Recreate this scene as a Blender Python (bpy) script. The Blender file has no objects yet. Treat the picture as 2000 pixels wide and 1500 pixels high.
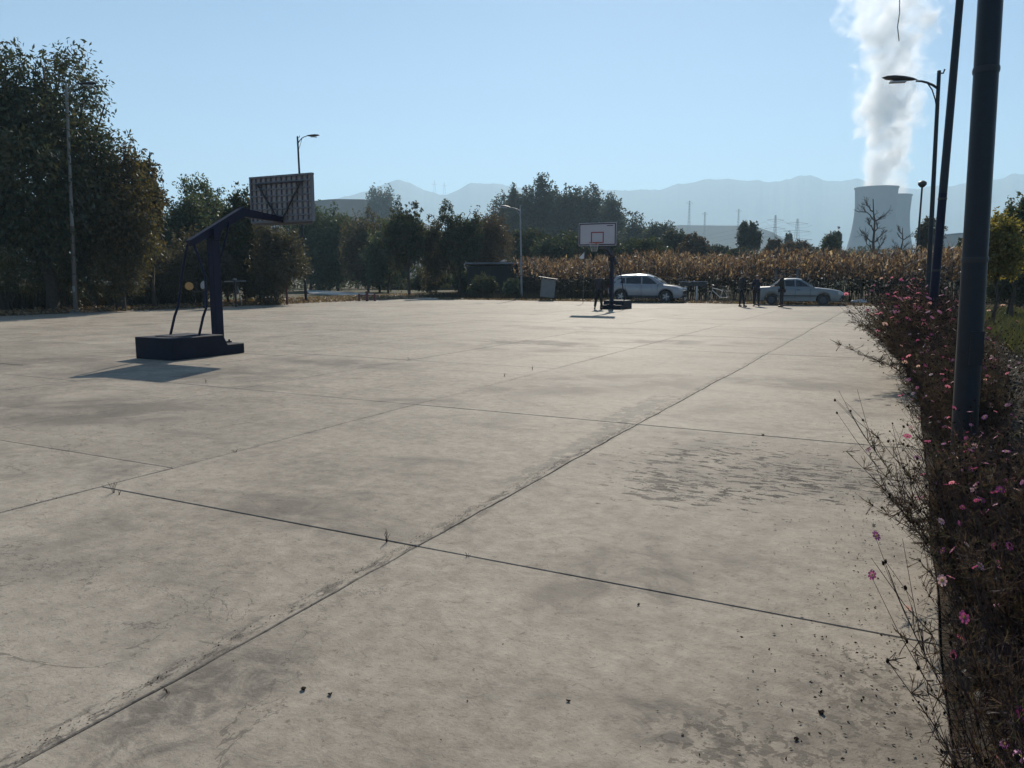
import bpy, bmesh, math, random
import numpy as np
from mathutils import Vector, Matrix, noise as mnoise
R = math.radians
S = bpy.context.scene
C = S.collection
random.seed(7)

# ------------------------------------------------------------------ camera, sky, sun, exposure
F = 1500.0; HC = 1.5
PITCH = math.atan(209/1500.0)
sp, cp = math.sin(PITCH), math.cos(PITCH)
cam_d = bpy.data.cameras.new('camera'); cam = bpy.data.objects.new('camera', cam_d); C.objects.link(cam)
cam_d.sensor_width = 36; cam_d.lens = 27; cam_d.clip_start = .05; cam_d.clip_end = 20000
cam.location = (0, 0, HC); cam.rotation_euler = (R(90)-PITCH, 0, 0)
S.camera = cam
SUN_AZ, SUN_EL = R(8.0), R(32.5)
world = bpy.data.worlds.new('World'); S.world = world; world.use_nodes = True
wn = world.node_tree.nodes; wl = world.node_tree.links
sky = wn.new('ShaderNodeTexSky'); sky.sky_type = 'NISHITA'; sky.sun_disc = False
sky.sun_elevation = SUN_EL; sky.sun_rotation = SUN_AZ
sky.air_density = 1.0; sky.dust_density = 0.4; sky.ozone_density = 3.0; sky.altitude = 1500
wt = wn.new('ShaderNodeMix'); wt.data_type = 'RGBA'; wt.blend_type = 'MULTIPLY'; wt.inputs[0].default_value = 1
wl.new(sky.outputs[0], wt.inputs[6]); wt.inputs[7].default_value = (.95, 1.02, 1.05, 1)
wl.new(wt.outputs[2], wn['Background'].inputs[0]); wn['Background'].inputs[1].default_value = 0.064
sd = bpy.data.lights.new('sun', 'SUN'); so = bpy.data.objects.new('sun', sd); C.objects.link(so)
sd.energy = 5.0; sd.angle = R(.53); sd.color = (1, .91, .78)
SV = Vector((math.sin(SUN_AZ)*math.cos(SUN_EL), math.cos(SUN_AZ)*math.cos(SUN_EL), math.sin(SUN_EL)))
so.rotation_euler = SV.to_track_quat('Z', 'Y').to_euler(); so.location = (0, -5, 60)
S.view_settings.view_transform = 'Standard'; S.view_settings.look = 'None'
S.view_settings.exposure = 0.55; S.view_settings.gamma = 1.0
S.render.engine = 'CYCLES'
cy = S.cycles
cy.use_denoising = True; cy.max_bounces = 6; cy.diffuse_bounces = 2; cy.glossy_bounces = 2
cy.transmission_bounces = 3; cy.volume_bounces = 4; cy.transparent_max_bounces = 6
cy.caustics_reflective = False; cy.caustics_refractive = False

# ------------------------------------------------------------------ places on the ground
A = R(27.0); cA, sA = math.cos(A), math.sin(A)
def G(x, y, z=0.0):                    # the ground (or height z) point seen at a photo pixel
    v = (y-750)/F; u = (x-1000)/F; t = (HC-z)/(sp+v*cp)
    return u*t, t*(cp-v*sp)
def GD(x, y, Y):                       # the point seen at a photo pixel, Y metres away
    v = (y-750)/F; u = (x-1000)/F; t = Y/(cp-v*sp)
    return u*t, HC-t*(sp+v*cp)
def W(u, w): return u*sA+w*cA, u*cA-w*sA      # court axes: u along the joints, w to the right
def UW(X, Y): return X*sA+Y*cA, X*cA-Y*sA

# ------------------------------------------------------------------ helpers
def tag(o, label=None, cat=None, group=None, kind=None):
    if label: o['label'] = label
    if cat: o['category'] = cat
    if group: o['group'] = group
    if kind: o['kind'] = kind
    return o
def thing(name, label, cat, loc=(0, 0, 0), rz=0, group=None):
    o = bpy.data.objects.new(name, None); C.objects.link(o); o.empty_display_size = .2
    o.location = (loc[0], loc[1], loc[2] if len(loc) > 2 else 0); o.rotation_euler = (0, 0, rz)
    return tag(o, label, cat, group)
def link(name, me, parent=None, loc=(0, 0, 0), rot=(0, 0, 0), sc=None):
    o = bpy.data.objects.new(name, me); C.objects.link(o); o.location = loc; o.rotation_euler = rot
    if sc: o.scale = sc
    if parent: o.parent = parent
    return o
class MB:
    def __init__(s): s.v = []; s.f = []; s.m = []; s.mi = 0
    def add(s, vs, fs):
        b = len(s.v); s.v += [tuple(v) for v in vs]; s.f += [tuple(b+i for i in f) for f in fs]; s.m += [s.mi]*len(fs); return s
    def box(s, c, d, rz=0, rx=0, ry=0, taper=1.0):
        M = Matrix.Rotation(rz, 3, 'Z') @ Matrix.Rotation(ry, 3, 'Y') @ Matrix.Rotation(rx, 3, 'X')
        vs = []
        for z in (-.5, .5):
            k = 1 if z < 0 else taper
            for x, y in ((-.5, -.5), (.5, -.5), (.5, .5), (-.5, .5)):
                p = M @ Vector((x*d[0]*k, y*d[1]*k, z*d[2])); vs.append((p.x+c[0], p.y+c[1], p.z+c[2]))
        return s.add(vs, [(0, 3, 2, 1), (4, 5, 6, 7), (0, 1, 5, 4), (1, 2, 6, 5), (2, 3, 7, 6), (3, 0, 4, 7)])
    def tube(s, pts, r, n=8, cap=True):
        pts = [Vector(p) for p in pts]; k = len(pts); rs = r if isinstance(r, (list, tuple)) else [r]*k
        vs = []; up = Vector((.13, .21, 1)) if abs((pts[-1]-pts[0]).normalized().z) < .9 else Vector((1, .1, 0))
        for i, p in enumerate(pts):
            t = (pts[min(i+1, k-1)]-pts[max(i-1, 0)]).normalized()
            a = t.cross(up).normalized(); b = t.cross(a)
            for j in range(n):
                q = 2*math.pi*j/n; vs.append(p+(a*math.cos(q)+b*math.sin(q))*rs[i])
        fs = [(i*n+j, (i+1)*n+j, (i+1)*n+(j+1) % n, i*n+(j+1) % n) for i in range(k-1) for j in range(n)]
        if cap and n > 3: fs += [tuple(range(n)), tuple(reversed(range((k-1)*n, k*n)))]
        return s.add(vs, fs)
    def lathe(s, prof, c=(0, 0, 0), n=24, M=None):
        vs = []
        for r, z in prof:
            for j in range(n):
                q = 2*math.pi*j/n; p = Vector((r*math.cos(q), r*math.sin(q), z))
                if M is not None: p = M @ p
                vs.append((p.x+c[0], p.y+c[1], p.z+c[2]))
        k = len(prof)
        return s.add(vs, [(i*n+j, i*n+(j+1) % n, (i+1)*n+(j+1) % n, (i+1)*n+j) for i in range(k-1) for j in range(n)])
    def prism(s, poly, y0, y1):         # polygon in the x-z plane, pushed along y
        n = len(poly); vs = [(x, y0, z) for x, z in poly]+[(x, y1, z) for x, z in poly]
        return s.add(vs, [tuple(range(n)), tuple(reversed(range(n, 2*n)))]+[(i, i+n, (i+1) % n+n, (i+1) % n) for i in range(n)])
    def mesh(s, name, mats, smooth=False, bevel=0):
        me = bpy.data.meshes.new(name); me.from_pydata(s.v, [], s.f)
        for m in (mats if isinstance(mats, (list, tuple)) else [mats]): me.materials.append(m)
        me.polygons.foreach_set('material_index', s.m)
        bm = bmesh.new(); bm.from_mesh(me); bmesh.ops.recalc_face_normals(bm, faces=bm.faces)
        if bevel: bmesh.ops.bevel(bm, geom=bm.edges[:], offset=bevel, segments=1, affect='EDGES', clamp_overlap=True)
        bm.to_mesh(me); bm.free()
        if smooth:
            me.polygons.foreach_set('use_smooth', [True]*len(me.polygons))
            me.set_sharp_from_angle(angle=R(40))
        me.update(); return me
    def build(s, name, mats, parent=None, smooth=False, bevel=0, **k):
        return link(name, s.mesh(name, mats, smooth, bevel), parent, **k)

# ------------------------------------------------------------------ materials
class NT:
    def __init__(s, name):
        s.m = bpy.data.materials.new(name); s.m.use_nodes = True; s.t = s.m.node_tree; s.n = s.t.nodes
        s.b = s.n.get('Principled BSDF'); s.out = s.n.get('Material Output')
    def new(s, ty, **k):
        n = s.n.new('ShaderNode'+ty)
        for a, b in k.items(): setattr(n, a, b)
        return n
    def set(s, sock, v):
        if isinstance(v, bpy.types.NodeSocket): s.t.links.new(v, sock)
        elif v is not None: sock.default_value = v
    def math(s, op, a, b=None, c=None, clamp=False):
        n = s.new('Math', operation=op, use_clamp=clamp)
        for i, v in enumerate((a, b, c)):
            if v is not None: s.set(n.inputs[i], v)
        return n.outputs[0]
    def noise(s, vec, scale, detail=4, rough=.55, dist=0):
        n = s.new('TexNoise'); s.set(n.inputs['Vector'], vec); n.inputs['Scale'].default_value = scale
        n.inputs['Detail'].default_value = detail; n.inputs['Roughness'].default_value = rough; n.inputs['Distortion'].default_value = dist
        return n.outputs['Fac']
    def ramp(s, v, stops, interp='LINEAR'):
        n = s.new('ValToRGB'); s.set(n.inputs[0], v); e = n.color_ramp.elements; n.color_ramp.interpolation = interp
        while len(e) < len(stops): e.new(.5)
        for i, (p, c) in enumerate(stops):
            e[i].position = p; e[i].color = (c[0], c[1], c[2], 1) if not isinstance(c, (int, float)) else (c, c, c, 1)
        return n.outputs[0]
    def step(s, v, a, b):
        n = s.new('MapRange', interpolation_type='SMOOTHSTEP'); s.set(n.inputs['Value'], v)
        s.set(n.inputs['From Min'], a); s.set(n.inputs['From Max'], b); return n.outputs['Result']
    def mix(s, f, a, b, mode='MIX'):
        n = s.new('Mix', data_type='RGBA', blend_type=mode)
        s.set(n.inputs[0], f)
        for k, v in ((6, a), (7, b)):
            s.set(n.inputs[k], (v[0], v[1], v[2], 1) if isinstance(v, (tuple, list)) else v)
        return n.outputs[2]
    def scalevec(s, v, sc):
        n = s.new('VectorMath', operation='MULTIPLY'); s.set(n.inputs[0], v); n.inputs[1].default_value = sc; return n.outputs[0]
    def bump(s, h, dist, strength=1.0):
        n = s.new('Bump'); s.set(n.inputs['Height'], h); n.inputs['Distance'].default_value = dist; n.inputs['Strength'].default_value = strength
        return n.outputs[0]
def simple(name, col, rough=.6, metal=0, var=.15, scale=6, spec=.5, bump=0, coat=0):
    t = NT(name); g = t.new('TexCoord').outputs['Object']
    a = t.noise(g, scale, 5, .65); d = t.noise(g, scale*7, 3)
    f = t.math('ADD', t.math('MULTIPLY', a, .7), t.math('MULTIPLY', d, .3))
    lo = tuple(c*(1-var*1.6) for c in col); hi = tuple(min(1, c*(1+var*1.6)) for c in col)
    t.set(t.b.inputs['Base Color'], t.ramp(f, [(.3, lo), (.7, hi)]))
    t.set(t.b.inputs['Roughness'], t.math('MULTIPLY_ADD', a, .3, rough-.15)); t.b.inputs['Metallic'].default_value = metal
    t.b.inputs['Specular IOR Level'].default_value = spec; t.b.inputs['Coat Weight'].default_value = coat
    if bump: t.set(t.b.inputs['Normal'], t.bump(d, bump))
    return t.m
def leafmat(name, cols, trans=.35, gloss=.028, rough=.45, wscale=.6):
    t = NT(name); geo = t.new('NewGeometry'); rnd = geo.outputs['Random Per Island']
    oi = t.new('ObjectInfo').outputs['Random']
    nz = t.noise(geo.outputs['Position'], wscale, 3)
    f = t.math('ADD', t.math('MULTIPLY', rnd, .5), t.math('MULTIPLY', t.math('ADD', nz, t.math('MULTIPLY', oi, .25)), .5))
    k = len(cols); col = t.ramp(f, [(.15+.7*i/(k-1), c) for i, c in enumerate(cols)])
    d = t.new('BsdfDiffuse'); tr = t.new('BsdfTranslucent'); gl = t.new('BsdfGlossy')
    t.set(d.inputs[0], col); t.set(tr.inputs[0], t.mix(1.0, col, (1.3, 1.25, .7), 'MULTIPLY')); gl.inputs[0].default_value = (.9, .95, 1, 1); gl.inputs['Roughness'].default_value = rough
    m1 = t.new('MixShader'); m1.inputs[0].default_value = trans; t.t.links.new(d.outputs[0], m1.inputs[1]); t.t.links.new(tr.outputs[0], m1.inputs[2])
    m2 = t.new('MixShader'); m2.inputs[0].default_value = gloss; t.t.links.new(m1.outputs[0], m2.inputs[1]); t.t.links.new(gl.outputs[0], m2.inputs[2])
    t.n.remove(t.b); t.t.links.new(m2.outputs[0], t.out.inputs[0]); return t.m

def concrete_mat():
    t = NT('court_concrete'); pos = t.new('NewGeometry').outputs['Position']
    vr = t.new('VectorRotate', rotation_type='Z_AXIS'); t.set(vr.inputs['Vector'], pos); vr.inputs['Angle'].default_value = A
    P = vr.outputs[0]; sx = t.new('SeparateXYZ'); t.set(sx.inputs[0], P); w, u = sx.outputs[0], sx.outputs[1]
    big = t.noise(P, .16, 4, .6, .4); mid = t.noise(P, .9, 6, .65, .3); fine = t.noise(P, 9, 6, .7); grit = t.noise(P, 70, 3, .7)
    smear = t.noise(t.scalevec(P, (.6, 1.4, 1)), 1.2, 6, .7, .5)
    c = t.ramp(t.math('ADD', t.math('MULTIPLY', mid, .5), t.math('MULTIPLY', fine, .5)),
               [(.36, (.165, .143, .115)), (.5, (.278, .243, .198)), (.64, (.375, .331, .273))])
    c = t.mix(t.math('MULTIPLY', t.step(big, .40, .66), .30), c, (.43, .385, .32))
    c = t.mix(t.math('MULTIPLY', t.step(smear, .50, .70), .45), c, (.125, .112, .096))
    c = t.mix(t.math('MULTIPLY', t.step(t.noise(P, .45, 5, .7, .8), .52, .70), .5), c, (.13, .117, .10))
    # pitting and specks
    c = t.mix(t.math('MULTIPLY', t.step(t.noise(P, 42, 4, .85), .55, .66), .5), c, (.11, .095, .08))
    c = t.mix(t.math('MULTIPLY', t.step(t.noise(P, 15, 5, .75), .60, .67), .6), c, (.10, .087, .072))
    # scratches from sweeping
    scr = t.noise(t.scalevec(P, (2.4, 4.2, 1)), 1.7, 6, .78, 1.8)
    c = t.mix(t.math('MULTIPLY', t.step(scr, .58, .66), .5), c, (.11, .096, .08))
    c = t.mix(t.math('MULTIPLY', t.step(scr, .40, .32), .30), c, (.38, .34, .29))
    def ell(cu, cw, ru, rw):           # 1 at the centre, 0 on the ellipse
        a = t.math('DIVIDE', t.math('SUBTRACT', u, cu), ru); b = t.math('DIVIDE', t.math('SUBTRACT', w, cw), rw)
        return t.math('SUBTRACT', 1.0, t.math('SQRT', t.math('ADD', t.math('MULTIPLY', a, a), t.math('MULTIPLY', b, b))))
    def soft(cu, cw, ru, rw, sc, amt, col=(.105, .093, .08)):
        nonlocal c
        nz = t.math('ADD', t.math('MULTIPLY', t.noise(P, sc, 6, .7, .6), .75), t.math('MULTIPLY', fine, .25))
        f = t.math('MULTIPLY', t.step(nz, .40, .57), t.step(t.math('ADD', ell(cu, cw, ru, rw), t.math('MULTIPLY', t.math('SUBTRACT', nz, .5), 1.2)), -.05, .65))
        c = t.mix(t.math('MULTIPLY', f, amt), c, col); return f
    def flakes(cu, cw, ru, rw, sc, thr, amt, st=(1, 1, 1), col=(.060, .052, .043)):
        nonlocal c
        nz = t.math('ADD', t.math('MULTIPLY', t.noise(t.scalevec(P, st), sc, 6, .62, .5), .8), t.math('MULTIPLY', t.noise(P, 45, 3, .7), .2))
        e = t.math('MULTIPLY', t.math('MINIMUM', t.math('ADD', ell(cu, cw, ru, rw), 0.0), .55), .20)
        f = t.step(t.math('ADD', nz, e), thr, thr+.03); f = t.math('MULTIPLY', f, t.step(ell(cu, cw, ru, rw), -.15, .1))
        c = t.mix(t.math('MULTIPLY', f, amt), c, col); return f
    f1 = flakes(6.0, -1.2, 1.6, 1.2, 6.5, .640, 1.0, (1.0, 2.2, 1), (.035, .03, .025)); f2 = flakes(6.1, -.4, .8, .9, 6.5, .63, 1.0, (.8, 2.4, 1), (.035, .03, .025))
    f5 = flakes(5.25, -1.45, .5, .5, 4.4, .60, .95, (1, 2.2, 1))
    f3 = flakes(8.4, -2.62, 1.4, .22, 7.0, .56, .6, (1, 1, 1), (.13, .12, .105)); f4 = flakes(6.3, -2.50, 1.5, .15, 8.0, .53, .6, (1, 1, 1), (.12, .11, .095))
    soft(6.2, -1.1, 1.3, 1.2, 2.0, .35)
    soft(10.5, -3.7, 1.6, 1.6, 1.1, .7); soft(11.6, -1.5, .9, 1.8, 1.2, .65); soft(9.3, -4.3, 1.0, 1.2, 1.4, .6)
    soft(15.5, -7.6, 1.9, 2.2, .9, .8); soft(17.6, -5.0, .9, 2.6, .9, .75); soft(21.0, -8.5, 1.2, 3.5, .8, .7)
    soft(5.5, -8.3, 1.1, 2.2, 1.1, .6); soft(8.6, -9.9, 1.1, 2.0, 1.2, .6); soft(8.0, -13, 1.6, 2.4, 1.0, .5); soft(10.6, -8.7, .7, 2.0, 1.4, .65)
    soft(3.9, -1.25, .5, .28, 3.5, .65); soft(3.3, -1.35, .55, .22, 4.0, .6); soft(3.55, -1.05, .35, .3, 4.0, .7)
    soft(2.4, -.62, .2, .3, 7.0, .8); soft(7.6, -5.2, .5, .9, 2.0, .6); soft(5.0, -3.4, .5, .5, 3.0, .45); soft(1.75, -2.15, .55, .28, 5.0, .8); soft(3.6, -3.3, .4, .9, 3.0, .5)
    flakes(2.35, -.30, .32, .40, 22.0, .60, .6); flakes(2.9, -.02, .5, .3, 26.0, .61, .55); soft(2.6, -.1, .7, .5, 6.0, .5)
    # broken, trowelled strip along the first long joint
    dj = t.math('ABSOLUTE', t.math('ADD', w, t.math('ADD', 2.40, t.math('MULTIPLY', t.math('SUBTRACT', t.noise(P, 1.1, 2), .5), .12))))
    near = t.step(u, 9.5, 2.5)
    strip = t.math('MULTIPLY', t.step(dj, t.math('MULTIPLY_ADD', t.noise(P, .8, 2), .30, -.04), .0), t.step(t.noise(t.scalevec(P, (5, 1.4, 1)), 4.0, 7, .78), .50, .60))
    c = t.mix(t.math('MULTIPLY', strip, t.math('MULTIPLY_ADD', near, .45, .45)), c, (.12, .106, .09))
    strip2 = t.math('MULTIPLY', t.step(t.math('ABSOLUTE', t.math('ADD', w, 5.1)), .10, .01), t.step(t.noise(P, 5, 5, .7), .48, .62))
    c = t.mix(t.math('MULTIPLY', strip2, .45), c, (.13, .117, .10))
    # hairline cracks and scuffs
    hc = t.noise(P, .55, 7, .62, 1.6); hm = t.noise(P, .33, 2, .5)
    cr = t.math('MULTIPLY', t.step(t.math('ABSOLUTE', t.math('SUBTRACT', hc, .5)), .0035, .0012), t.step(hm, .50, .56))
    c = t.mix(t.math('MULTIPLY', cr, .6), c, (.09, .078, .066))
    sc2 = t.noise(t.scalevec(P, (1.0, 1.7, 1)), 2.6, 6, .7, 2.4)
    cr2 = t.math('MULTIPLY', t.step(t.math('ABSOLUTE', t.math('SUBTRACT', sc2, .52)), .010, .003), t.step(t.noise(P, 1.3, 3, .6), .52, .60))
    c = t.mix(t.math('MULTIPLY', cr2, .35), c, (.12, .105, .088))
    # curved trowel mark and scrape near the camera
    rr = t.math('SQRT', t.math('ADD', t.math('POWER', t.math('SUBTRACT', u, 1.25), 2.0), t.math('POWER', t.math('ADD', w, 2.55), 2.0)))
    ringm = t.math('MULTIPLY', t.step(t.math('ABSOLUTE', t.math('SUBTRACT', rr, .42)), .014, .003), t.step(w, -2.4, -2.3))
    c = t.mix(t.math('MULTIPLY', t.math('MULTIPLY', ringm, t.step(fine, .42, .60)), .4), c, (.40, .36, .30))
    # dust from the edge leaves on the far left
    c = t.mix(t.math('MULTIPLY', t.math('MULTIPLY', t.step(w, -15.5, -24.0), t.step(t.noise(P, 1.7, 6, .75, .5), .40, .62)), .35), c, (.40, .355, .29))
    oi = t.new('ObjectInfo').outputs['Random']
    hs = t.new('HueSaturation'); t.set(hs.inputs['Color'], c); t.set(hs.inputs['Value'], t.math('MULTIPLY_ADD', oi, .14, .91)); t.set(hs.inputs['Saturation'], 1.0)
    t.set(t.b.inputs['Base Color'], hs.outputs[0])
    t.set(t.b.inputs['Roughness'], t.math('MULTIPLY_ADD', mid, .3, .52)); t.b.inputs['Specular IOR Level'].default_value = .05
    h = t.math('ADD', t.math('MULTIPLY', fine, .42), t.math('ADD', t.math('MULTIPLY', grit, .20), t.math('MULTIPLY', scr, .28)))
    h = t.math('SUBTRACT', h, t.math('MULTIPLY', t.math('ADD', t.math('ADD', f1, f3), strip), .25))
    h = t.math('ADD', h, t.math('MULTIPLY', mid, 1.2))
    t.set(t.b.inputs['Normal'], t.bump(h, .014, .75)); return t.m

def ground_mat():
    t = NT('field_soil'); pos = t.new('NewGeometry').outputs['Position']
    a = t.noise(pos, .12, 5, .6); b = t.noise(pos, 2.3, 6, .7)
    c = t.ramp(b, [(.3, (.075, .06, .042)), (.6, (.14, .112, .08)), (.8, (.17, .14, .10))])
    c = t.mix(t.step(a, .42, .60), c, t.ramp(b, [(.3, (.035, .045, .018)), (.7, (.075, .085, .035))]))
    t.set(t.b.inputs['Base Color'], c); t.b.inputs['Roughness'].default_value = .95; t.b.inputs['Specular IOR Level'].default_value = .1
    t.set(t.b.inputs['Normal'], t.bump(b, .05)); return t.m

M = {}
M['concrete'] = concrete_mat(); M['ground'] = ground_mat()
M['joint'] = simple('joint_dirt', (.06, .05, .04), .95, var=.3, scale=12, spec=.1)
M['soil'] = simple('bed_soil', (.05, .04, .03), .95, var=.3, scale=9, spec=.1, bump=.02)
M['litter_ground'] = simple('litter_ground', (.12, .09, .065), .95, var=.45, scale=3, spec=.1, bump=.03)
M['path'] = simple('pale_path', (.5, .48, .44), .9, var=.1, scale=2, spec=.2)
M['blue'] = simple('blue_black_paint', (.010, .012, .032), .6, spec=.22, var=.25, scale=5, bump=.001)
M['blueb'] = simple('blue_base_paint', (.011, .014, .026), .7, spec=.2, var=.3, scale=4, bump=.002)
M['pole'] = simple('pole_paint', (.010, .014, .022), .42, var=.22, scale=3, spec=.35)
M['polegrey'] = simple('pole_grey', (.20, .21, .21), .5, var=.15, scale=3)
M['polewhite'] = simple('pole_white', (.26, .27, .28), .5, var=.12, scale=3)
M['polebrown'] = simple('pole_brown', (.10, .085, .075), .6, var=.2, scale=3)
M['black'] = simple('black_rubber', (.016, .016, .018), .6, var=.2, scale=8)
M['plate'] = simple('board_back', (.40, .355, .335), .6, var=.15, scale=4)
M['rib'] = simple('board_rib', (.15, .15, .165), .6, var=.2, scale=5)
M['boardwhite'] = simple('board_white', (.46, .44, .47), .5, var=.05, scale=2)
M['darkline'] = simple('board_line', (.05, .03, .045), .5, var=.2)
M['redline'] = simple('board_red', (.28, .05, .05), .5, var=.2)
M['rimred'] = simple('rim_orange', (.35, .06, .03), .5, var=.2)
M['net'] = simple('net_cord', (.5, .48, .45), .8)
M['carwhite'] = simple('car_white', (.27, .285, .31), .28, var=.02, scale=1, coat=.6)
M['carsilver'] = simple('car_pale', (.20, .225, .235), .35, var=.04, scale=1, coat=.4)
M['glass'] = simple('car_glass', (.012, .016, .02), .18, var=.1, scale=1, spec=.8)
M['clad'] = simple('car_cladding', (.025, .025, .028), .6)
M['rim'] = simple('wheel_rim', (.35, .36, .38), .35, metal=.7)
M['rimdark'] = simple('steel_rim', (.10, .10, .11), .5, metal=.4)
M['lampg'] = simple('headlight_glass', (.45, .48, .5), .15, spec=.8)
M['tail'] = simple('tail_red', (.08, .01, .01), .25)
M['dark'] = simple('dark_metal', (.02, .02, .024), .5)
M['grey'] = simple('grey_metal', (.20, .21, .23), .5)
M['white'] = simple('white_paint', (.62, .62, .60), .5, var=.08)
M['green'] = simple('shed_wall', (.016, .020, .020), .8, var=.25, scale=1.2)
M['tarp'] = simple('pale_tarp', (.55, .56, .56), .6, var=.15, scale=2, bump=.03)
M['sign'] = simple('sign_panel', (.16, .175, .18), .6, var=.15, scale=3)
M['orange'] = simple('orange_disc', (.60, .30, .08), .5, var=.1)
M['pinkd'] = simple('pink_disc', (.62, .40, .34), .5, var=.1)
M['redp'] = simple('dark_red_paint', (.10, .02, .025), .5)
M['brown'] = simple('bark', (.055, .042, .032), .9, var=.35, scale=9, bump=.01)
M['bare'] = simple('bare_bark', (.075, .062, .052), .9, var=.3, scale=3)
M['towerc'] = simple('tower_concrete', (.09, .10, .125), .9, var=.10, scale=.03)
M['towerin'] = simple('tower_inner', (.10, .10, .10), .9)
M['mount'] = simple('mountain_rock', (.11, .10, .085), .95, var=.35, scale=.004, spec=.1)
M['hill'] = simple('hill_scrub', (.05, .05, .042), .95, var=.3, scale=.02, spec=.1)
M['pylon'] = simple('pylon_steel', (.12, .12, .12), .6, metal=.3)
M['bldg'] = simple('pale_render', (.42, .42, .41), .9, var=.06)
M['roof'] = simple('roof_sheet', (.20, .22, .26), .6)
M['skin'] = simple('skin', (.30, .17, .11), .6, var=.05)
M['hair'] = simple('hair', (.012, .01, .01), .6)
M['jk1'] = simple('black_coat', (.014, .014, .017), .85, var=.2, scale=10)
M['jk2'] = simple('dark_grey_coat', (.028, .026, .034), .85, var=.2, scale=10)
M['jk3'] = simple('navy_coat', (.012, .015, .03), .85, var=.2, scale=10)
M['trou'] = simple('dark_trousers', (.014, .014, .018), .9, var=.2, scale=10)
M['shoe'] = simple('shoe', (.014, .012, .012), .5)
M['leafD'] = leafmat('leaves_dark_green', [(.026, .040, .028), (.038, .058, .034), (.058, .070, .038), (.10, .088, .04)], .30)
M['leafG'] = leafmat('leaves_green', [(.04, .062, .045), (.065, .092, .058), (.085, .108, .062), (.11, .12, .07)], .32)
M['leafO'] = leafmat('leaves_olive_brown', [(.03, .036, .022), (.055, .054, .028), (.095, .075, .036), (.15, .115, .045)], .38)
M['leafR'] = leafmat('leaves_russet', [(.045, .052, .042), (.068, .068, .052), (.092, .082, .058), (.125, .10, .066)], .35)
M['leafY'] = leafmat('leaves_yellow', [(.05, .055, .02), (.11, .105, .03), (.19, .16, .04), (.28, .23, .06)], .45)
M['leafF'] = leafmat('leaves_far', [(.04, .052, .042), (.058, .07, .052), (.078, .084, .06), (.10, .09, .062)], .25, wscale=.15)
M['leafFb'] = leafmat('leaves_far_brown', [(.045, .042, .03), (.075, .062, .042), (.11, .08, .052), (.13, .09, .06)], .25, wscale=.15)
M['litter'] = leafmat('dry_leaf_litter', [(.07, .045, .028), (.16, .10, .055), (.26, .18, .10), (.36, .27, .16)], .2, wscale=2)
M['corn'] = leafmat('dry_corn_leaf', [(.035, .022, .02), (.085, .052, .044), (.21, .135, .105), (.60, .46, .37)], .35, wscale=.9)
M['cornlow'] = leafmat('corn_lower_leaf_shaded', [(.012, .010, .008), (.02, .016, .011), (.026, .026, .013), (.045, .036, .02)], .2)  # colour darkened to carry the shade low in the corn
M['grass'] = leafmat('grass_blades', [(.025, .034, .012), (.045, .058, .02), (.07, .08, .03), (.11, .10, .045)], .35, wscale=1)
M['stem'] = leafmat('cosmos_stem', [(.032, .024, .022), (.052, .038, .032), (.070, .044, .048), (.085, .064, .045)], .15, gloss=.006, wscale=3)
M['feather'] = leafmat('cosmos_leaf', [(.036, .030, .028), (.060, .046, .044), (.088, .058, .066), (.075, .085, .045)], .35, gloss=.006, wscale=3)
M['seed'] = leafmat('seed_head', [(.012, .009, .008), (.018, .013, .01), (.03, .02, .015)], .05, gloss=.004)
M['pink'] = leafmat('petal_pink', [(.45, .10, .32), (.55, .17, .40), (.62, .26, .46)], .45)
M['magenta'] = leafmat('petal_magenta', [(.22, .03, .16), (.30, .05, .22), (.36, .09, .28)], .45)
M['palepink'] = leafmat('petal_pale', [(.45, .22, .36), (.5, .3, .42), (.6, .45, .52)], .45)
M['yellowc'] = simple('flower_eye', (.5, .32, .04), .7)
M['cream'] = leafmat('pale_leaves', [(.25, .25, .20), (.38, .38, .32), (.5, .5, .44)], .4)

def quads(name, P4, mat):              # P4: (n,4,3) array, one face each
    n = P4.shape[0]; me = bpy.data.meshes.new(name)
    me.vertices.add(n*4); me.vertices.foreach_set('co', P4.reshape(-1).astype(np.float32))
    me.loops.add(n*4); me.loops.foreach_set('vertex_index', np.arange(n*4, dtype=np.int32))
    me.polygons.add(n); me.polygons.foreach_set('loop_start', np.arange(0, n*4, 4, dtype=np.int32))
    me.polygons.foreach_set('loop_total', np.full(n, 4, dtype=np.int32))
    me.update(calc_edges=True); me.validate(); me.materials.append(mat); return me
def unit(a): return a/(np.linalg.norm(a, axis=-1, keepdims=True)+1e-9)
def leaf_quads(rng, pos, size, asp=.42, droop=.5, out=None):
    n = len(pos); d = rng.normal(size=(n, 3))
    if out is not None: d += out*.8
    d[:, 2] -= droop; d = unit(d)
    s = unit(np.cross(d, rng.normal(size=(n, 3)))); nn = np.cross(d, s)
    L = (size*rng.uniform(.6, 1.3, n))[:, None]
    return np.stack([pos-d*L*.5, pos+s*L*asp*.5+nn*L*.07, pos+d*L*.5, pos-s*L*asp*.5+nn*L*.07], 1)

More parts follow.
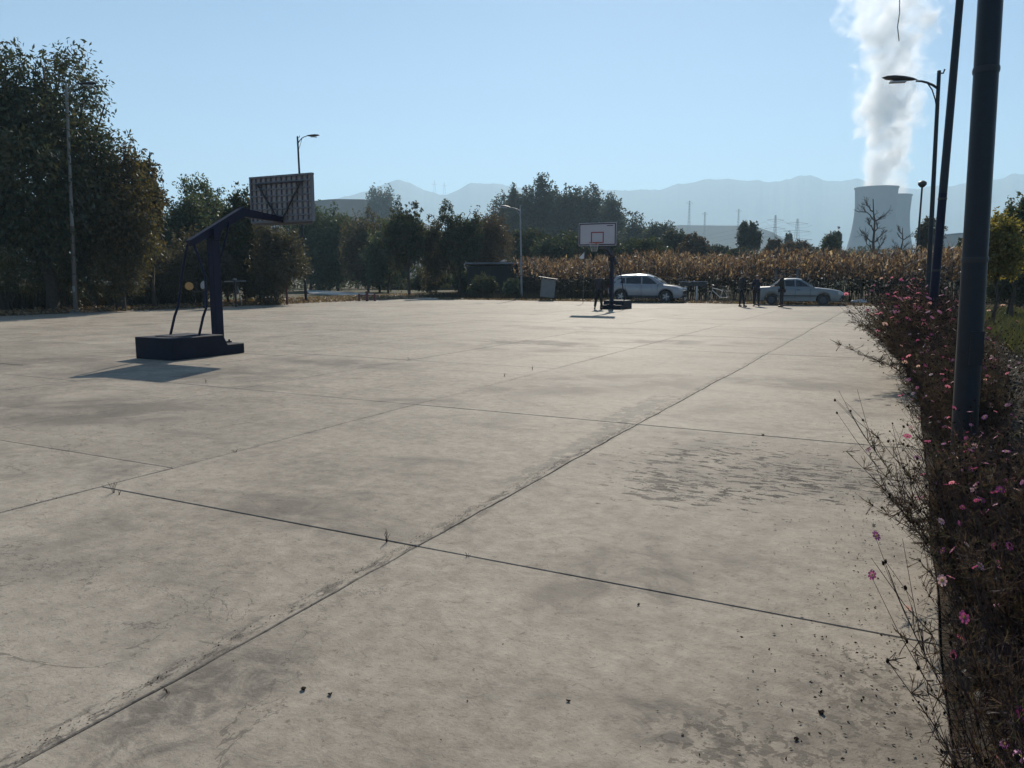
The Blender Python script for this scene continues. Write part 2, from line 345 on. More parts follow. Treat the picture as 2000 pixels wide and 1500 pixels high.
# ------------------------------------------------------------------ the ground and the court
tag(MB().add([(-7900, -250, -.05), (7900, -250, -.05), (7900, 6600, -.05), (-7900, 6600, -.05)], [(0, 1, 2, 3)]).build('ground', M['ground']), kind='structure')
WJ = [-2.37, -5.10, -7.98, -10.70, -13.4, -16.1, -18.8, -21.5, -24.2, -26.9, -29.6]
UEND = 44.5
def strip_quad(name, u0, u1, w0, w1, z, mat, kind='structure'):
    p = [(*W(u0, w0), z), (*W(u0, w1), z), (*W(u1, w1), z), (*W(u1, w0), z)]
    return tag(MB().add(p, [(0, 1, 2, 3)]).build(name, mat), kind=kind)
court = bpy.data.objects.new('concrete_court', None); C.objects.link(court); court.rotation_euler = (0, 0, -A); tag(court, kind='structure')
MB().add([(-31.2, -4, -.035), (.2, -4, -.035), (.2, UEND, -.035), (-31.2, UEND, -.035)], [(0, 1, 2, 3)]).build('joint_bed', M['joint'], court)
def n1(a, s): return mnoise.noise(Vector((a*s, s*3.7, 1.3)))
wlines = [.22]+WJ+[-31.2]
cross0 = [3.46, 7.50, 11.58, 15.66]
crs = [3.46-4.05]+cross0+[15.66+4.1*i for i in range(1, 7)]+[UEND]
def wedge(i, u):                       # the wandering long joint i at u
    if i == 0 or i == len(wlines)-1: return wlines[i]+.03*n1(u, .9)
    a = .035 if i == 1 else .02
    return wlines[i]+a*n1(u+i*17, .45)+((.012 if i == 1 else .006)*n1(u+i*9, 3.1)+(.008*n1(u+i*5, 9) if i == 1 else 0))
def slab(i, u0, u1, stag):
    gw = lambda u, k: .0032+.0055*abs(n1(u+k*5, 2.3))
    gu = .0055
    step = .12 if u0 < 12 else .5
    us = list(np.arange(u0+gu, u1-gu-.001, step))+[u1-gu]
    L = [(wedge(i+1, u)+(gw(u, i+1) if i+1 < len(wlines)-1 else 0), u) for u in us]
    Rr = [(wedge(i, u)-(gw(u, i) if i > 0 else 0), u) for u in us]
    vs = []; fs = []; n = len(us)
    b = .004
    for ring, off, z in ((0, 0, -.04), (1, 0, -b), (2, b, 0)):
        for k in range(n):
            o = off if 0 < k < n-1 else off
            uu = us[k]+(off if k == 0 else -off if k == n-1 else 0)
            vs += [(L[k][0]+o, uu, z), (Rr[k][0]-o, uu, z)]
    def idx(r, k, s): return r*2*n+2*k+s
    for k in range(n-1): fs.append((idx(2, k, 0), idx(2, k, 1), idx(2, k+1, 1), idx(2, k+1, 0)))
    for r in (0, 1):
        for k in range(n-1):
            fs.append((idx(r, k, 0), idx(r+1, k, 0), idx(r+1, k+1, 0), idx(r, k+1, 0)))
            fs.append((idx(r, k, 1), idx(r, k+1, 1), idx(r+1, k+1, 1), idx(r+1, k, 1)))
        fs.append((idx(r, 0, 0), idx(r, 0, 1), idx(r+1, 0, 1), idx(r+1, 0, 0)))
        fs.append((idx(r, n-1, 0), idx(r+1, n-1, 0), idx(r+1, n-1, 1), idx(r, n-1, 1)))
    m = MB(); m.add(vs, fs); me = bpy.data.meshes.new('slab'); me.from_pydata(m.v, [], m.f); me.materials.append(M['concrete'])
    link('slab', me, court, loc=(0, 0, random.uniform(-.002, .002)))
for i in range(len(wlines)-1):
    cc = list(crs)
    if i in (2, 3): cc[1] = 4.07
    if i >= 4: cc = [c+(.35 if i % 2 else -.5) if 0 < k < len(cc)-1 else c for k, c in enumerate(cc)]
    for a, b in zip(cc[:-1], cc[1:]): slab(i, a, b, i)

strip_quad('flower_bed_soil', -1, 50, .14, 2.6, -.028, M['soil'])
strip_quad('leaf_strewn_ground', 5, 62, -38, -31.25, -.02, M['litter_ground'])
strip_quad('roadside_verge', UEND+.02, 49, -31.2, 6, -.02, M['litter_ground'])

# ------------------------------------------------------------------ mountains and hills
ridge_px = [(-1150, 400), (-700, 420), (0, 425), (500, 420), (640, 395), (700, 374), (745, 357), (770, 353), (800, 356), (830, 366), (870, 376), (890, 371), (910, 364), (940, 362), (990, 361), (1030, 368),
            (1090, 372), (1150, 367), (1185, 373), (1220, 368), (1260, 362), (1290, 360), (1320, 356), (1345, 350), (1370, 346), (1385, 347), (1400, 352), (1440, 357), (1462, 354), (1480, 351), (1505, 353), (1530, 348), (1560, 350), (1620, 352),
            (1645, 349), (1670, 345), (1720, 352), (1790, 367), (1815, 362), (1850, 359), (1880, 359), (1912, 354), (1940, 347), (1980, 339), (2010, 341), (2100, 350), (2400, 335), (3150, 360)]
def ridge(name, pts, Y, foot, mat, rough, nseg=420, back=1.4, power=1.3):
    xs = [p[0] for p in pts]; ys = [p[1] for p in pts]
    cols = []; rows = [0, .2, .4, .6, .75, .88, .96, 1.0, 1.06, 1.2, back]
    vs = []; n = nseg
    px = np.linspace(xs[0], xs[-1], n+1); py = np.interp(px, xs, ys)
    for a, b in zip(px, py):
        X, Z = GD(a, b, Y); X0 = X/Y
        Z += rough*mnoise.fractal(Vector((X*.0045, 3.1, Y*.001)), .9, 2.1, 5)*.9
        for r in rows:
            t = r if r <= 1 else max(0, 1-(r-1)/(back-1))
            yy = foot+(Y-foot)*r
            h = Z*(t**power)
            h += (rough*.9*mnoise.ridged_multi_fractal(Vector((X0*yy*.0022, yy*.0022, 0)), .9, 2.1, 4, 1, 2)*t*(1-t)*1.4 if 0 < t < 1 else 0)
            vs.append((X0*yy, yy, h-2 if t > 0 else -4))
    k = len(rows)
    fs = [(i*k+j, (i+1)*k+j, (i+1)*k+j+1, i*k+j+1) for i in range(n) for j in range(k-1)]
    m = MB(); m.add(vs, fs); return tag(m.build(name, mat), kind='structure')
ridge('mountains', ridge_px, 4500, 3000, M['mount'], 34, 700)
ridge('hill_near_cooling_towers', [(1150, 520), (1250, 470), (1300, 439), (1330, 437), (1400, 438), (1440, 438), (1480, 441), (1510, 451), (1540, 470), (1570, 492), (1620, 515)], 1300, 1050, M['hill'], 1.5, 120)
ridge('hill_behind_orchard', [(-300, 470), (300, 420), (560, 392), (620, 386), (650, 383), (720, 384), (760, 400), (850, 440), (930, 500)], 620, 480, M['hill'], 1.5, 90)

# ------------------------------------------------------------------ cooling towers, steam
def cooling_tower(label, px, topy, Y, hw):
    X, zt = GD(px, topy, Y); rt = hw/F*Y*1.0; k = zt
    root = thing('cooling_tower', label, 'cooling tower', (X, Y, 0))
    prof = []
    for i in range(25):
        t = i/24; z = 6+(k-6)*t; th = .80
        r = rt*.955*math.sqrt(1+((t-th)/.80*1.0)**2*(1.28 if t < th else .9)*1.35)
        if t > th: r = rt*(.955+.045*((t-th)/(1-th)))
        prof.append((r, z))
    m = MB(); m.lathe(prof, n=72); m.build('shell', M['towerc'], root, smooth=True)
    m = MB(); m.lathe([(r-.9, z) for r, z in prof], n=72); m.build('inner_wall', M['towerin'], root, smooth=True)
    m = MB(); r = prof[-1][0]; m.lathe([(r-.95, k-.3), (r+.9, k-.3), (r+.9, k+1.0), (r-.95, k+1.0), (r-.95, k-.3)], n=72); m.build('rim', M['towerc'], root)
    m = MB(); rb = prof[0][0]
    for i in range(40):
        a = 2*math.pi*i/40; b = a+math.pi/40
        for q in (a, a+2*math.pi/40): m.tube([(rb*1.04*math.cos(b), rb*1.04*math.sin(b), 0), (rb*math.cos(q), rb*math.sin(q), 6.3)], .5, 4)
    m.build('support_columns', M['towerc'], root)
    return X, zt
TX1, TZ1 = cooling_tower('grey hyperbolic cooling tower in front, partly behind bare tree', 1712, 368, 1000, 38)
TX2, TZ2 = cooling_tower('second cooling tower half hidden behind the front one, its right edge showing', 1742, 383, 1110, 34.5)

def plume(name, label, px, topy, Y, pts, dens, seed):
    # pts: (photo x, y, half width) going up; the domain is a tube round them
    root_x, z0 = GD(px, topy, Y)
    P = []
    for x, y, hw in pts:
        X, Z = GD(x, y, Y); P.append((X-root_x, Z-z0, hw/F*Y))
    m = MB(); n = 20; vs = []
    for i, (x, z, r) in enumerate(P):
        rr = r*1.45+4
        if i == 0: rr = r*1.02
        for j in range(n):
            q = 2*math.pi*j/n; vs.append((x+rr*math.cos(q), rr*math.sin(q), z))
    k = len(P)
    m.add(vs, [(i*n+j, i*n+(j+1) % n, (i+1)*n+(j+1) % n, (i+1)*n+j) for i in range(k-1) for j in range(n)]+[tuple(reversed(range(n))), tuple(range((k-1)*n, k*n))])
    t = NT(name+'_vapour'); t.n.remove(t.b)
    pv = t.new('VolumePrincipled'); t.t.links.new(pv.outputs[0], t.out.inputs['Volume'])
    co = t.new('TexCoord').outputs['Object']; s = t.new('SeparateXYZ'); t.set(s.inputs[0], co)
    ztot = P[-1][1]
    zf = t.math('DIVIDE', s.outputs[2], ztot)
    def curve(vals, lo, hi):
        n = t.new('FloatCurve'); t.set(n.inputs['Value'], zf); c = n.mapping.curves[0]
        while len(c.points) < len(vals): c.points.new(.5, .5)
        for i, (a, b) in enumerate(vals): c.points[i].location = (min(1, max(0, a)), (b-lo)/(hi-lo)); c.points[i].handle_type = 'AUTO_CLAMPED'
        n.mapping.update(); return t.math('MULTIPLY_ADD', n.outputs[0], hi-lo, lo)
    xs = [p[0] for p in P]; rs = [p[2] for p in P]
    cx = curve([(p[1]/ztot, p[0]) for p in P], min(xs)-1, max(xs)+1); cr = curve([(p[1]/ztot, p[2]) for p in P], 0, max(rs)+1)
    dx = t.math('SUBTRACT', s.outputs[0], cx)
    r = t.math('DIVIDE', t.math('SQRT', t.math('ADD', t.math('MULTIPLY', dx, dx), t.math('MULTIPLY', s.outputs[1], s.outputs[1]))), cr)
    off = t.new('VectorMath', operation='ADD'); t.set(off.inputs[0], co); off.inputs[1].default_value = (seed*100, seed*31, 0)
    n1_ = t.noise(off.outputs[0], .030, 6, .62, .7); n2_ = t.noise(off.outputs[0], .009, 2, .5)
    nn = t.math('ADD', t.math('MULTIPLY', t.math('SUBTRACT', n1_, .5), 3.8), t.math('MULTIPLY', t.math('SUBTRACT', n2_, .5), 1.2))
    # calm at the mouth, ragged higher up
    amp = t.math('MULTIPLY_ADD', t.step(zf, .0, .16), .8, .2)
    val = t.math('ADD', t.math('SUBTRACT', 1.0, r), t.math('MULTIPLY', nn, amp))
    thin = t.math('MULTIPLY_ADD', t.step(zf, .35, .95), -.72, 1.0)
    n3_ = t.noise(off.outputs[0], .035, 4, .6, .3)
    d = t.math('MULTIPLY', t.math('MULTIPLY', t.math('MULTIPLY', t.step(val, .02, .55), t.step(n3_, .36, .60)), thin), dens)
    t.set(pv.inputs['Density'], d); pv.inputs['Color'].default_value = (.99, .99, 1, 1); pv.inputs['Anisotropy'].default_value = .34
    t.m.cycles.volume_step_rate = 1.0
    o = m.build(name, t.m); o.location = (root_x, Y, z0); o['kind'] = 'stuff'; tag(o, label, 'steam')
    return o
plume('steam_plume', 'tall white steam plume rising from the front cooling tower', 1712, 371, 1000,
      [(1712, 371, 37), (1712, 330, 38), (1718, 280, 46), (1726, 220, 54), (1730, 160, 60), (1740, 100, 66), (1756, 40, 78), (1764, -30, 88), (1768, -160, 96)], .085, 1.0)
plume('steam_plume', 'shorter grey steam puff leaning right above the rear cooling tower', 1745, 385, 1110,
      [(1745, 385, 32), (1750, 350, 32), (1752, 310, 30), (1762, 260, 32), (1772, 215, 36), (1775, 170, 34), (1775, 90, 34), (1775, 0, 40)], .045, 4.0)
cy.volume_step_rate = .6; cy.volume_max_steps = 256

# ------------------------------------------------------------------ haze
hz = MB().box((0, 3200, 370), (16000, 7000, 750)).build('haze', None)
tm = NT('haze_air'); tm.n.remove(tm.b); pv = tm.new('VolumePrincipled'); tm.t.links.new(pv.outputs[0], tm.out.inputs['Volume'])
pv.inputs['Color'].default_value = (.58, .82, 1, 1); pv.inputs['Density'].default_value = .00031; pv.inputs['Anisotropy'].default_value = .2
hz.data.materials.clear(); hz.data.materials.append(tm.m); hz['kind'] = 'stuff'

# ------------------------------------------------------------------ pylons, masts, far buildings, wires
def pylon(px, topy, boty, Y, label, arms=3, wid=.09, arm=.26):
    X, zt = GD(px, topy, Y); H = zt
    root = thing('pylon', label, 'pylon', (X, Y, 0), R(14), group=None)
    m = MB(); w0 = H*wid; th = max(.12, Y/F*.28)
    lv = [0, .18, .34, .48, .6, .7, .79, .87, .94, 1.0]
    def ww(t): return w0*(1-t*.85)
    for sx, sy in ((1, 1), (1, -1), (-1, -1), (-1, 1)):
        m.tube([(sx*ww(t), sy*ww(t), H*t) for t in lv], th*.8, 4)
    for a, b in zip(lv[:-1], lv[1:]):
        for s in (1, -1):
            m.tube([(ww(a), s*ww(a), H*a), (-ww(b), s*ww(b), H*b)], th*.5, 4); m.tube([(-ww(a), s*ww(a), H*a), (ww(b), s*ww(b), H*b)], th*.5, 4)
    m.build('lattice_mast', M['pylon'], root)
    for i in range(arms):
        z = H*(.66+.13*i) if arms > 1 else H*.97; l = H*arm*(1-.16*i)
        m = MB(); m.tube([(-l, 0, z), (0, 0, z+H*.02), (l, 0, z)], th*.8, 4); m.tube([(-l, 0, z), (0, 0, z-H*.025), (l, 0, z)], th*.5, 4); m.build('crossarm', M['pylon'], root)
    return X, Y, H
p1 = pylon(1515, 420, 470, 520, 'narrow lattice pylon with three crossarms left of the wide-topped one', 3, .05, .22)
p2 = pylon(1558, 427, 475, 560, 'lattice pylon with wide flat crossarms standing over the corn, nearest the cooling towers', 3, .07, .30)
pylon(1347, 392, 438, 1240, 'tallest thin lattice mast standing on the low hill', 1, .03, .05)
pylon(1377, 414, 438, 1245, 'shortest thin mast on the low hill', 1, .03, .05)
pylon(1443, 408, 438, 1250, 'thin mast above the right end of the low hill', 1, .03, .05)
for (px, ty, lab) in ((849, 352, 'tiny hazy pylon left of the pair in the mountain saddle'), (868, 356, 'tiny hazy pylon right of the pair in the mountain saddle')):
    X, Z = GD(px, 374, 4380); X2, Z2 = GD(px, ty, 4380)
    o = thing('pylon', lab, 'pylon', (X, 4380, Z-25)); m = MB()
    h = Z2-Z+25; m.tube([(-8, 0, 0), (0, 0, h)], 1.2, 4); m.tube([(8, 0, 0), (0, 0, h)], 1.2, 4)
    m.build('lattice_mast', M['pylon'], o)
    MB().tube([(-14, 0, h*.75), (14, 0, h*.75)], 1.2, 4).build('crossarm', M['pylon'], o)
def wire(name, a, b, sag, r, label, cat='power line', mat='pylon', grp=None, n=14):
    pts = [Vector(a).lerp(Vector(b), i/n) for i in range(n+1)]
    for i, p in enumerate(pts): p.z -= sag*4*(i/n)*(1-i/n)
    o = MB().tube(pts, r, 4).build(name, M[mat]); tag(o, label, cat, grp); return o
for i, (k, l) in enumerate(((.66, .22), (.79, .18), (.92, .15))):
    for s in (-1, 1):
        a = (p1[0]+s*p1[2]*l, p1[1], p1[2]*k-1); b = (p2[0]+400, p2[1]-60, p2[2]*k-3)
        wire('power_line', a, (p2[0]+s*p2[2]*.25, p2[1], p2[2]*k-1), 3, .05, 'thin power line strung across the pale sky over the corn field', grp='power lines over the corn')
        wire('power_line', (a[0], a[1], a[2]), (-60+s*5, 620, 26+i*5), 16, .05, 'thin power line strung across the pale sky over the corn field', grp='power lines over the corn')
X, Z = GD(1862, 459, 330)
b = thing('plain_building', 'pale windowless flat-roofed building seen between the poles on the right', 'building', (X+6, 330, 0))
MB().box((0, 0, Z/2), (14, 14, Z)).build('wall', M['bldg'], b); MB().box((0, 0, Z+.25), (14.6, 14.6, .5)).build('roof', M['roof'], b)

# ------------------------------------------------------------------ trees
def limb(m, rng, a, b, r0, r1, n=5, wob=.06):
    a = Vector(a); b = Vector(b); L = (b-a).length
    pts = [a.lerp(b, i/n)+Vector(rng.normal(size=3))*L*wob*(0 if i in (0, n) else 1) for i in range(n+1)]
    m.tube(pts, [r0+(r1-r0)*i/n for i in range(n+1)], 6, cap=False); return pts
STY = dict(  # lobes, lobe size range, vertical stretch, leaf aspect, droop, clumps per lobe, clump radius
    broad=(16, (.26, .46), 1.0, .45, .5, 26, .16), walnut=(34, (.20, .40), 1.0, .36, .9, 30, .15), poplar=(22, (.15, .26), 2.3, .5, .1, 24, .15),
    bush=(14, (.25, .45), .9, .4, .2, 20, .18), tuft=(12, (.25, .4), 1.3, .5, .3, 26, .14), conifer=(14, (.2, .3), .7, .25, .2, 20, .15))
tseed = [100]
def tree(label, px, topy, boty, hw, Y, sty, n, leaf, mat, name='tree', shoots=5, trunk=None, cat='tree', depth=1.0, crown_trunk=True):
    if sty in ('broad', 'bush', 'tuft') and 40 <= Y <= 90 and cat == 'tree' and leaf < .31: hw *= 1.2; n = int(n*1.25)
    tseed[0] += 1; rng = np.random.default_rng(tseed[0])
    X, zt = GD(px, topy, Y); _, zb = GD(px, boty, Y); zb = max(zb, .0); r = hw/F*Y
    root = thing(name, label, cat, (X, Y, -.03))
    K, (r0, r1), vs, asp, droop, nc, cr = STY[sty]
    hz_ = (zt-zb)/2; zc = (zt+zb)/2; lob = []
    env = np.array([r, r*depth, hz_])
    lob.append((np.array([0, 0, zc]), env*(.76 if sty == 'walnut' else .62 if sty in ('bush', 'tuft') else .72))); n = int(n*(1.0 if sty == 'walnut' else 1.5)); leaf *= (1.0 if sty == 'walnut' else 1.12)
    for i in range(K):
        if sty == 'conifer':
            t = i/K; rad = (1-t)*.8+.08; a = rng.uniform(0, 6.28)
            c = np.array([math.cos(a)*r*rad*.45, math.sin(a)*r*rad*.45, zb+(zt-zb)*t]); rr = np.array([r*rad*.65, r*rad*.65, hz_*.16])
        else:
            d = unit(rng.normal(size=3)); d[2] *= 1.0
            c = np.array([0, 0, zc])+env*d*rng.uniform(.45, .86); k = r0*.75+(r1-r0*.75)*rng.random()**1.3; rr = np.array([r*k, r*k*depth, min(hz_, r*1.6)*k*vs])
        lob.append((c, rr))
    for i in range(shoots):
        a = rng.uniform(-.75, .75); k = rng.uniform(.07, .13)
        c = np.array([a*r, rng.uniform(-.4, .4)*r, zc+hz_*math.sqrt(1-a*a)*.86]); lob.append((c, np.array([r*k, r*k, hz_*k*2.0])))
    vol = np.array([(l[1][0]*l[1][2]) for l in lob]); pr = vol/vol.sum()
    # clumps of leaves spread through the lobes
    cc = []; cl = []; outd = []
    for i, (c, rr) in enumerate(lob):
        m_ = max(4, int(nc*(len(lob)*pr[i])**.8))
        d = unit(rng.normal(size=(m_, 3))); q = rng.uniform(.25, 1.0, (m_, 1))**.6
        cc.append(c+d*q*rr); cl.append(np.full(m_, max(rr.mean(), .15*r))); outd.append(d)
    cc = np.concatenate(cc); cl = np.concatenate(cl); outd = np.concatenate(outd)
    j = rng.choice(len(cc), n, p=(cl**2)/(cl**2).sum())
    pos = cc[j]+np.clip(rng.normal(size=(n, 3)), -1.7, 1.7)*(cl[j]*cr*1.35)[:, None]
    pos[:, 2] = np.maximum(pos[:, 2], .05)
    Q = leaf_quads(rng, pos, leaf, asp, droop, outd[j])
    link('crown', quads('crown', Q, M[mat]), root)
    tr = trunk or max(.06, r*.045); m = MB(); top = (rng.normal()*r*.1, 0, zc+hz_*.3)
    tp = limb(m, rng, (0, 0, 0), top, tr, tr*.4, 6, .012)
    for c, rr in lob[1:9]+lob[len(lob)-shoots:]:
        s = tp[rng.integers(2, 6)]; limb(m, rng, s, c, tr*.4, tr*.1, 4)
    m.build('trunk', M['brown'], root, smooth=True)
    return root
# left: the walnuts by the edge of the court
tree('big dark walnut tree at the left edge, the tallest on that side', 62, 98, 572, 165, 34, 'walnut', 46000, .235, 'leafD', 'walnut_tree', 9, .28)
tree('brownish walnut tree sloping down right of the tallest one, yellow leaves on its right side', 212, 262, 570, 104, 35.5, 'walnut', 26000, .215, 'leafO', 'walnut_tree', 7, .2)
tree('dark dense tree cut off by the left edge of the photo, low behind the walnut', -70, 170, 590, 130, 38, 'walnut', 14000, .2, 'leafD', 'walnut_tree', 6, .25)
tree('small loose tree with drooping leaves at the right shoulder of the walnuts', 283, 295, 480, 34, 37, 'tuft', 3600, .17, 'leafO', 'walnut_tree', 4, .1)
# the row behind the near hoop
tree('grey green bushy tree just right of the walnuts', 350, 362, 590, 62, 47, 'broad', 9000, .2, 'leafG')
tree('rounded tree with a few orange leaves at its top, left of the near backboard', 405, 352, 592, 58, 50, 'broad', 9000, .2, 'leafG')
tree('dark tree with upright shoots touching the left edge of the near backboard', 470, 350, 585, 50, 44, 'tuft', 8500, .18, 'leafD', shoots=8)
tree('dark brown shrubby tree under the near backboard', 535, 425, 592, 62, 42, 'bush', 9000, .16, 'leafR')
tree('low russet tree behind the near hoop post', 385, 440, 592, 62, 42, 'bush', 8000, .16, 'leafR')
tree('grey green tree behind the middle street lamp', 600, 402, 572, 52, 86, 'broad', 8500, .30, 'leafG')
tree('fine leaved green tree with a russet top right of the middle street lamp', 655, 392, 574, 52, 84, 'broad', 9500, .28, 'leafG', shoots=6)
tree('russet topped tree left of the upright dark pair', 715, 402, 578, 50, 76, 'broad', 8500, .27, 'leafR')
tree('green bushy tree below the distant round poplar', 755, 425, 580, 46, 70, 'bush', 7500, .24, 'leafG')
tree('dark tree with bare shoots at its top, left of the upright dark pair', 796, 393, 545, 42, 60, 'tuft', 7500, .20, 'leafD', shoots=9, trunk=.14)
tree('brown and green tree between the two dark upright trees', 850, 418, 560, 34, 62, 'tuft', 5500, .17, 'leafR')
tree('dark pointed tree left of the shed wall', 895, 394, 545, 40, 60, 'tuft', 8000, .17, 'leafD', shoots=6, trunk=.14)
tree('greyish russet tree above the left end of the shed wall', 955, 398, 560, 44, 64, 'broad', 6500, .2, 'leafFb')
# far clumps
tree('distant round crowned poplar on the skyline in front of the mountains', 746, 362, 500, 40, 430, 'poplar', 5500, 1.3, 'leafF', shoots=8)
for i, (px, ty, hw, Y, lab) in enumerate((
        (982, 376, 42, 215, 'leftmost and lowest poplar of the tall hazy poplar clump'), (1020, 360, 38, 205, 'second poplar from the left in the tall hazy clump'),
        (1060, 348, 40, 210, 'tallest poplar, in the middle of the hazy clump'), (1103, 356, 38, 205, 'poplar right of the tallest one, above the left of the far backboard'),
        (1145, 366, 44, 210, 'poplar directly behind the far backboard'), (1188, 380, 44, 215, 'rightmost poplar of the tall hazy clump'))):
    tree(lab, px, ty, 520, hw, Y, 'poplar', 10000, .66, 'leafF', 'poplar_tree', 9)
for px, ty, hw, Y, k, lab in (
        (1240, 416, 38, 170, 'leafF', 'rounded hazy tree right of the far backboard'), (1283, 428, 36, 150, 'leafF', 'second rounded hazy tree right of the far backboard'),
        (1322, 446, 28, 95, 'leafF', 'small dark tree above the white suv bonnet'), (1362, 456, 30, 90, 'leafFb', 'low tree with two dark leafy points above the corn'),
        (1400, 474, 28, 100, 'leafF', 'low rounded shrub above the corn left of the feathery tree'), (1512, 462, 20, 95, 'leafFb', 'brownish low tree left of the two pylons base'),
        (1550, 468, 30, 100, 'leafFb', 'broad low brown tree under the lattice pylons'), (1585, 478, 24, 130, 'leafF', 'small hazy tree right of the pylons'),
        (1640, 488, 26, 140, 'leafF', 'low hazy tree behind the snowy looking conifer'), (1030, 440, 40, 85, 'leafD', 'dark tree behind the pale street lamp'),
        (1095, 452, 52, 80, 'leafD', 'dark low tree behind the corn left of the far hoop'), (1180, 462, 46, 82, 'leafD', 'dark low tree below the far backboard'),
        (1255, 462, 44, 80, 'leafD', 'dark low tree behind the corn above the white suv'), (1445, 484, 34, 95, 'leafF', 'low shrub under the feathery round tree'),
        (1690, 492, 30, 170, 'leafF', 'hazy low tree at the left foot of the cooling tower'), (1760, 490, 30, 170, 'leafF', 'hazy low tree at the right foot of the cooling tower')):
    tree(lab, px, ty, 525, hw, Y, 'broad', 4200, .0032*Y+.04, k)
tree('feathery round topped dark tree alone on the skyline above the corn', 1465, 432, 500, 27, 110, 'poplar', 5000, .36, 'leafF', shoots=12)
tree('narrow poplar just left of the lattice pylons', 1542, 448, 500, 8, 200, 'poplar', 1200, .6, 'leafF', 'poplar_tree', 3)
tree('pointed conifer with pale glinting needles above the corn', 1622, 452, 505, 20, 85, 'conifer', 2600, .34, 'leafD', 'conifer_tree', 2)
tree('slim feathery poplar beside the pointed conifer', 1636, 444, 500, 9, 120, 'poplar', 1500, .4, 'leafF', 'poplar_tree', 3)
tree('loose leaved tree seen between the slim poles on the right', 1822, 432, 520, 26, 60, 'tuft', 2600, .22, 'leafR', shoots=6)
tree('dark leafy tree left of the thick near pole', 1882, 462, 540, 20, 52, 'tuft', 2200, .22, 'leafD')
# right: planted trees by the verge
tree('yellow green maple right of the thick near pole', 1958, 408, 545, 52, 24, 'broad', 9000, .11, 'leafY', 'maple_tree', 4, .06)
tree('taller dark green tree at the right edge behind the maple', 1998, 372, 560, 42, 27, 'tuft', 7000, .12, 'leafG', 'tree', 7, .07)
tree('dark olive tree beyond the maple, cut off by the right edge', 2045, 360, 560, 70, 30, 'broad', 7000, .14, 'leafO')
tree('low dark shrub at the foot of the maple trees', 1975, 520, 590, 62, 30, 'bush', 6000, .12, 'leafD', 'shrub', 2, cat='shrub')
def wood(name, x0, x1, topy, Y, n, leaf, mat, label):
    r_ = np.random.default_rng(77); px = r_.uniform(x0, x1, n); X = (px-1000)/F*Y; h = np.array([HC+(541-topy-14*mnoise.noise(Vector((p*.02, 5, 0)))-9*mnoise.noise(Vector((p*.07, 9, 0))))/F*Y for p in px])
    pos = np.stack([X, Y+r_.uniform(-4, 4, n), h*(1-r_.random(n)**1.6*1.0)], 1)
    return tag(link(name, quads(name, leaf_quads(r_, pos, leaf), M[mat])), label, kind='stuff')
tree('low dark shrub hiding the left half of the shed wall', 945, 531, 590, 34, 54.5, 'bush', 3000, .19, 'leafD', 'shrub', 3, cat='shrub')
tree('low dark green shrub before the right half of the shed wall', 1002, 540, 590, 24, 54, 'bush', 2200, .19, 'leafG', 'shrub', 3, cat='shrub')
wood('distant_wood', 250, 1010, 470, 105, 16000, .55, 'leafF', 'dark wood closing the view behind the orchard trees')
wood('distant_wood', 1020, 1960, 488, 190, 9000, .8, 'leafF', 'low hazy line of bushes beyond the corn field')
# bare trees in front of the cooling towers
def bare_tree(label, px, topy, Y, hw, seed, lean=0, dens=4):
    rng = np.random.default_rng(seed); X, zt = GD(px, topy, Y); r = hw/F*Y; H = zt
    root = thing('bare_tree', label, 'tree', (X, Y, -.03)); mt = MB(); mb = MB()
    tp = limb(mt, rng, (0, 0, 0), (-lean*r, 0, H*.97), H*.022, H*.004, 9, .012)
    def grow(m, p, d, L, rad, depth):
        q = p+d*L; pts = limb(m, rng, p, q, rad, rad*.55, 3, .07)
        if depth == 0: return
        for _ in range(dens if depth > 1 else 3):
            s = pts[rng.integers(1, 4)]; nd = (d+Vector(rng.normal(size=3))*.50+Vector((0, 0, .22))).normalized()
            grow(m, s, nd, L*rng.uniform(.5, .75), rad*.5, depth-1)
    for k in range(11):
        s = tp[3+k*6//11]; a = rng.uniform(0, 6.28); side = 1 if k % 2 else -1
        d = Vector((side*rng.uniform(.5, 1), math.sin(a)*.6, rng.uniform(.5, 1.1))).normalized()
        grow(mb, s, d, r*rng.uniform(.55, .8)*(1-.03*k), H*.008, 3)
    mt.build('trunk', M['bare'], root, smooth=True); mb.build('branches', M['bare'], root)
bare_tree('leafless tree standing in front of the left cooling tower', 1727, 382, 72, 38, 5, .55)
bare_tree('smaller leafless bush-like tree in front of the right cooling tower', 1768, 440, 80, 24, 9, .2)

# shrubs and undergrowth along the left edge
for i, (px, ty, hw, Y, k, lab) in enumerate((
        (120, 480, 80, 36, 'leafD', 'dark shrub around the foot of the left street lamp'), (20, 470, 90, 35, 'leafD', 'dark shrub under the big walnut tree'),
        (235, 470, 64, 34.5, 'leafO', 'shrub with pale pointed leaves behind the dark short post'), (320, 478, 58, 40, 'leafR', 'dark red brown shrub between the walnuts and the near hoop'),
        (440, 480, 60, 43, 'leafR', 'brown shrub behind the tai chi wheels'), (505, 500, 46, 44, 'leafO', 'straw coloured shrub left of the middle street lamp'),
        (640, 500, 60, 88, 'leafD', 'dark shrub behind the pale path'), (740, 500, 56, 78, 'leafD', 'dark shrub right of the pale path'),
        (840, 520, 46, 68, 'leafD', 'dark shrub below the upright dark trees'), (905, 525, 36, 66, 'leafG', 'green shrub left of the shed wall'))):
    tree(lab, px, ty, 594, hw, Y, 'bush', 4200, .0034*Y, k, 'shrub', 2, cat='shrub')
rng = np.random.default_rng(3)
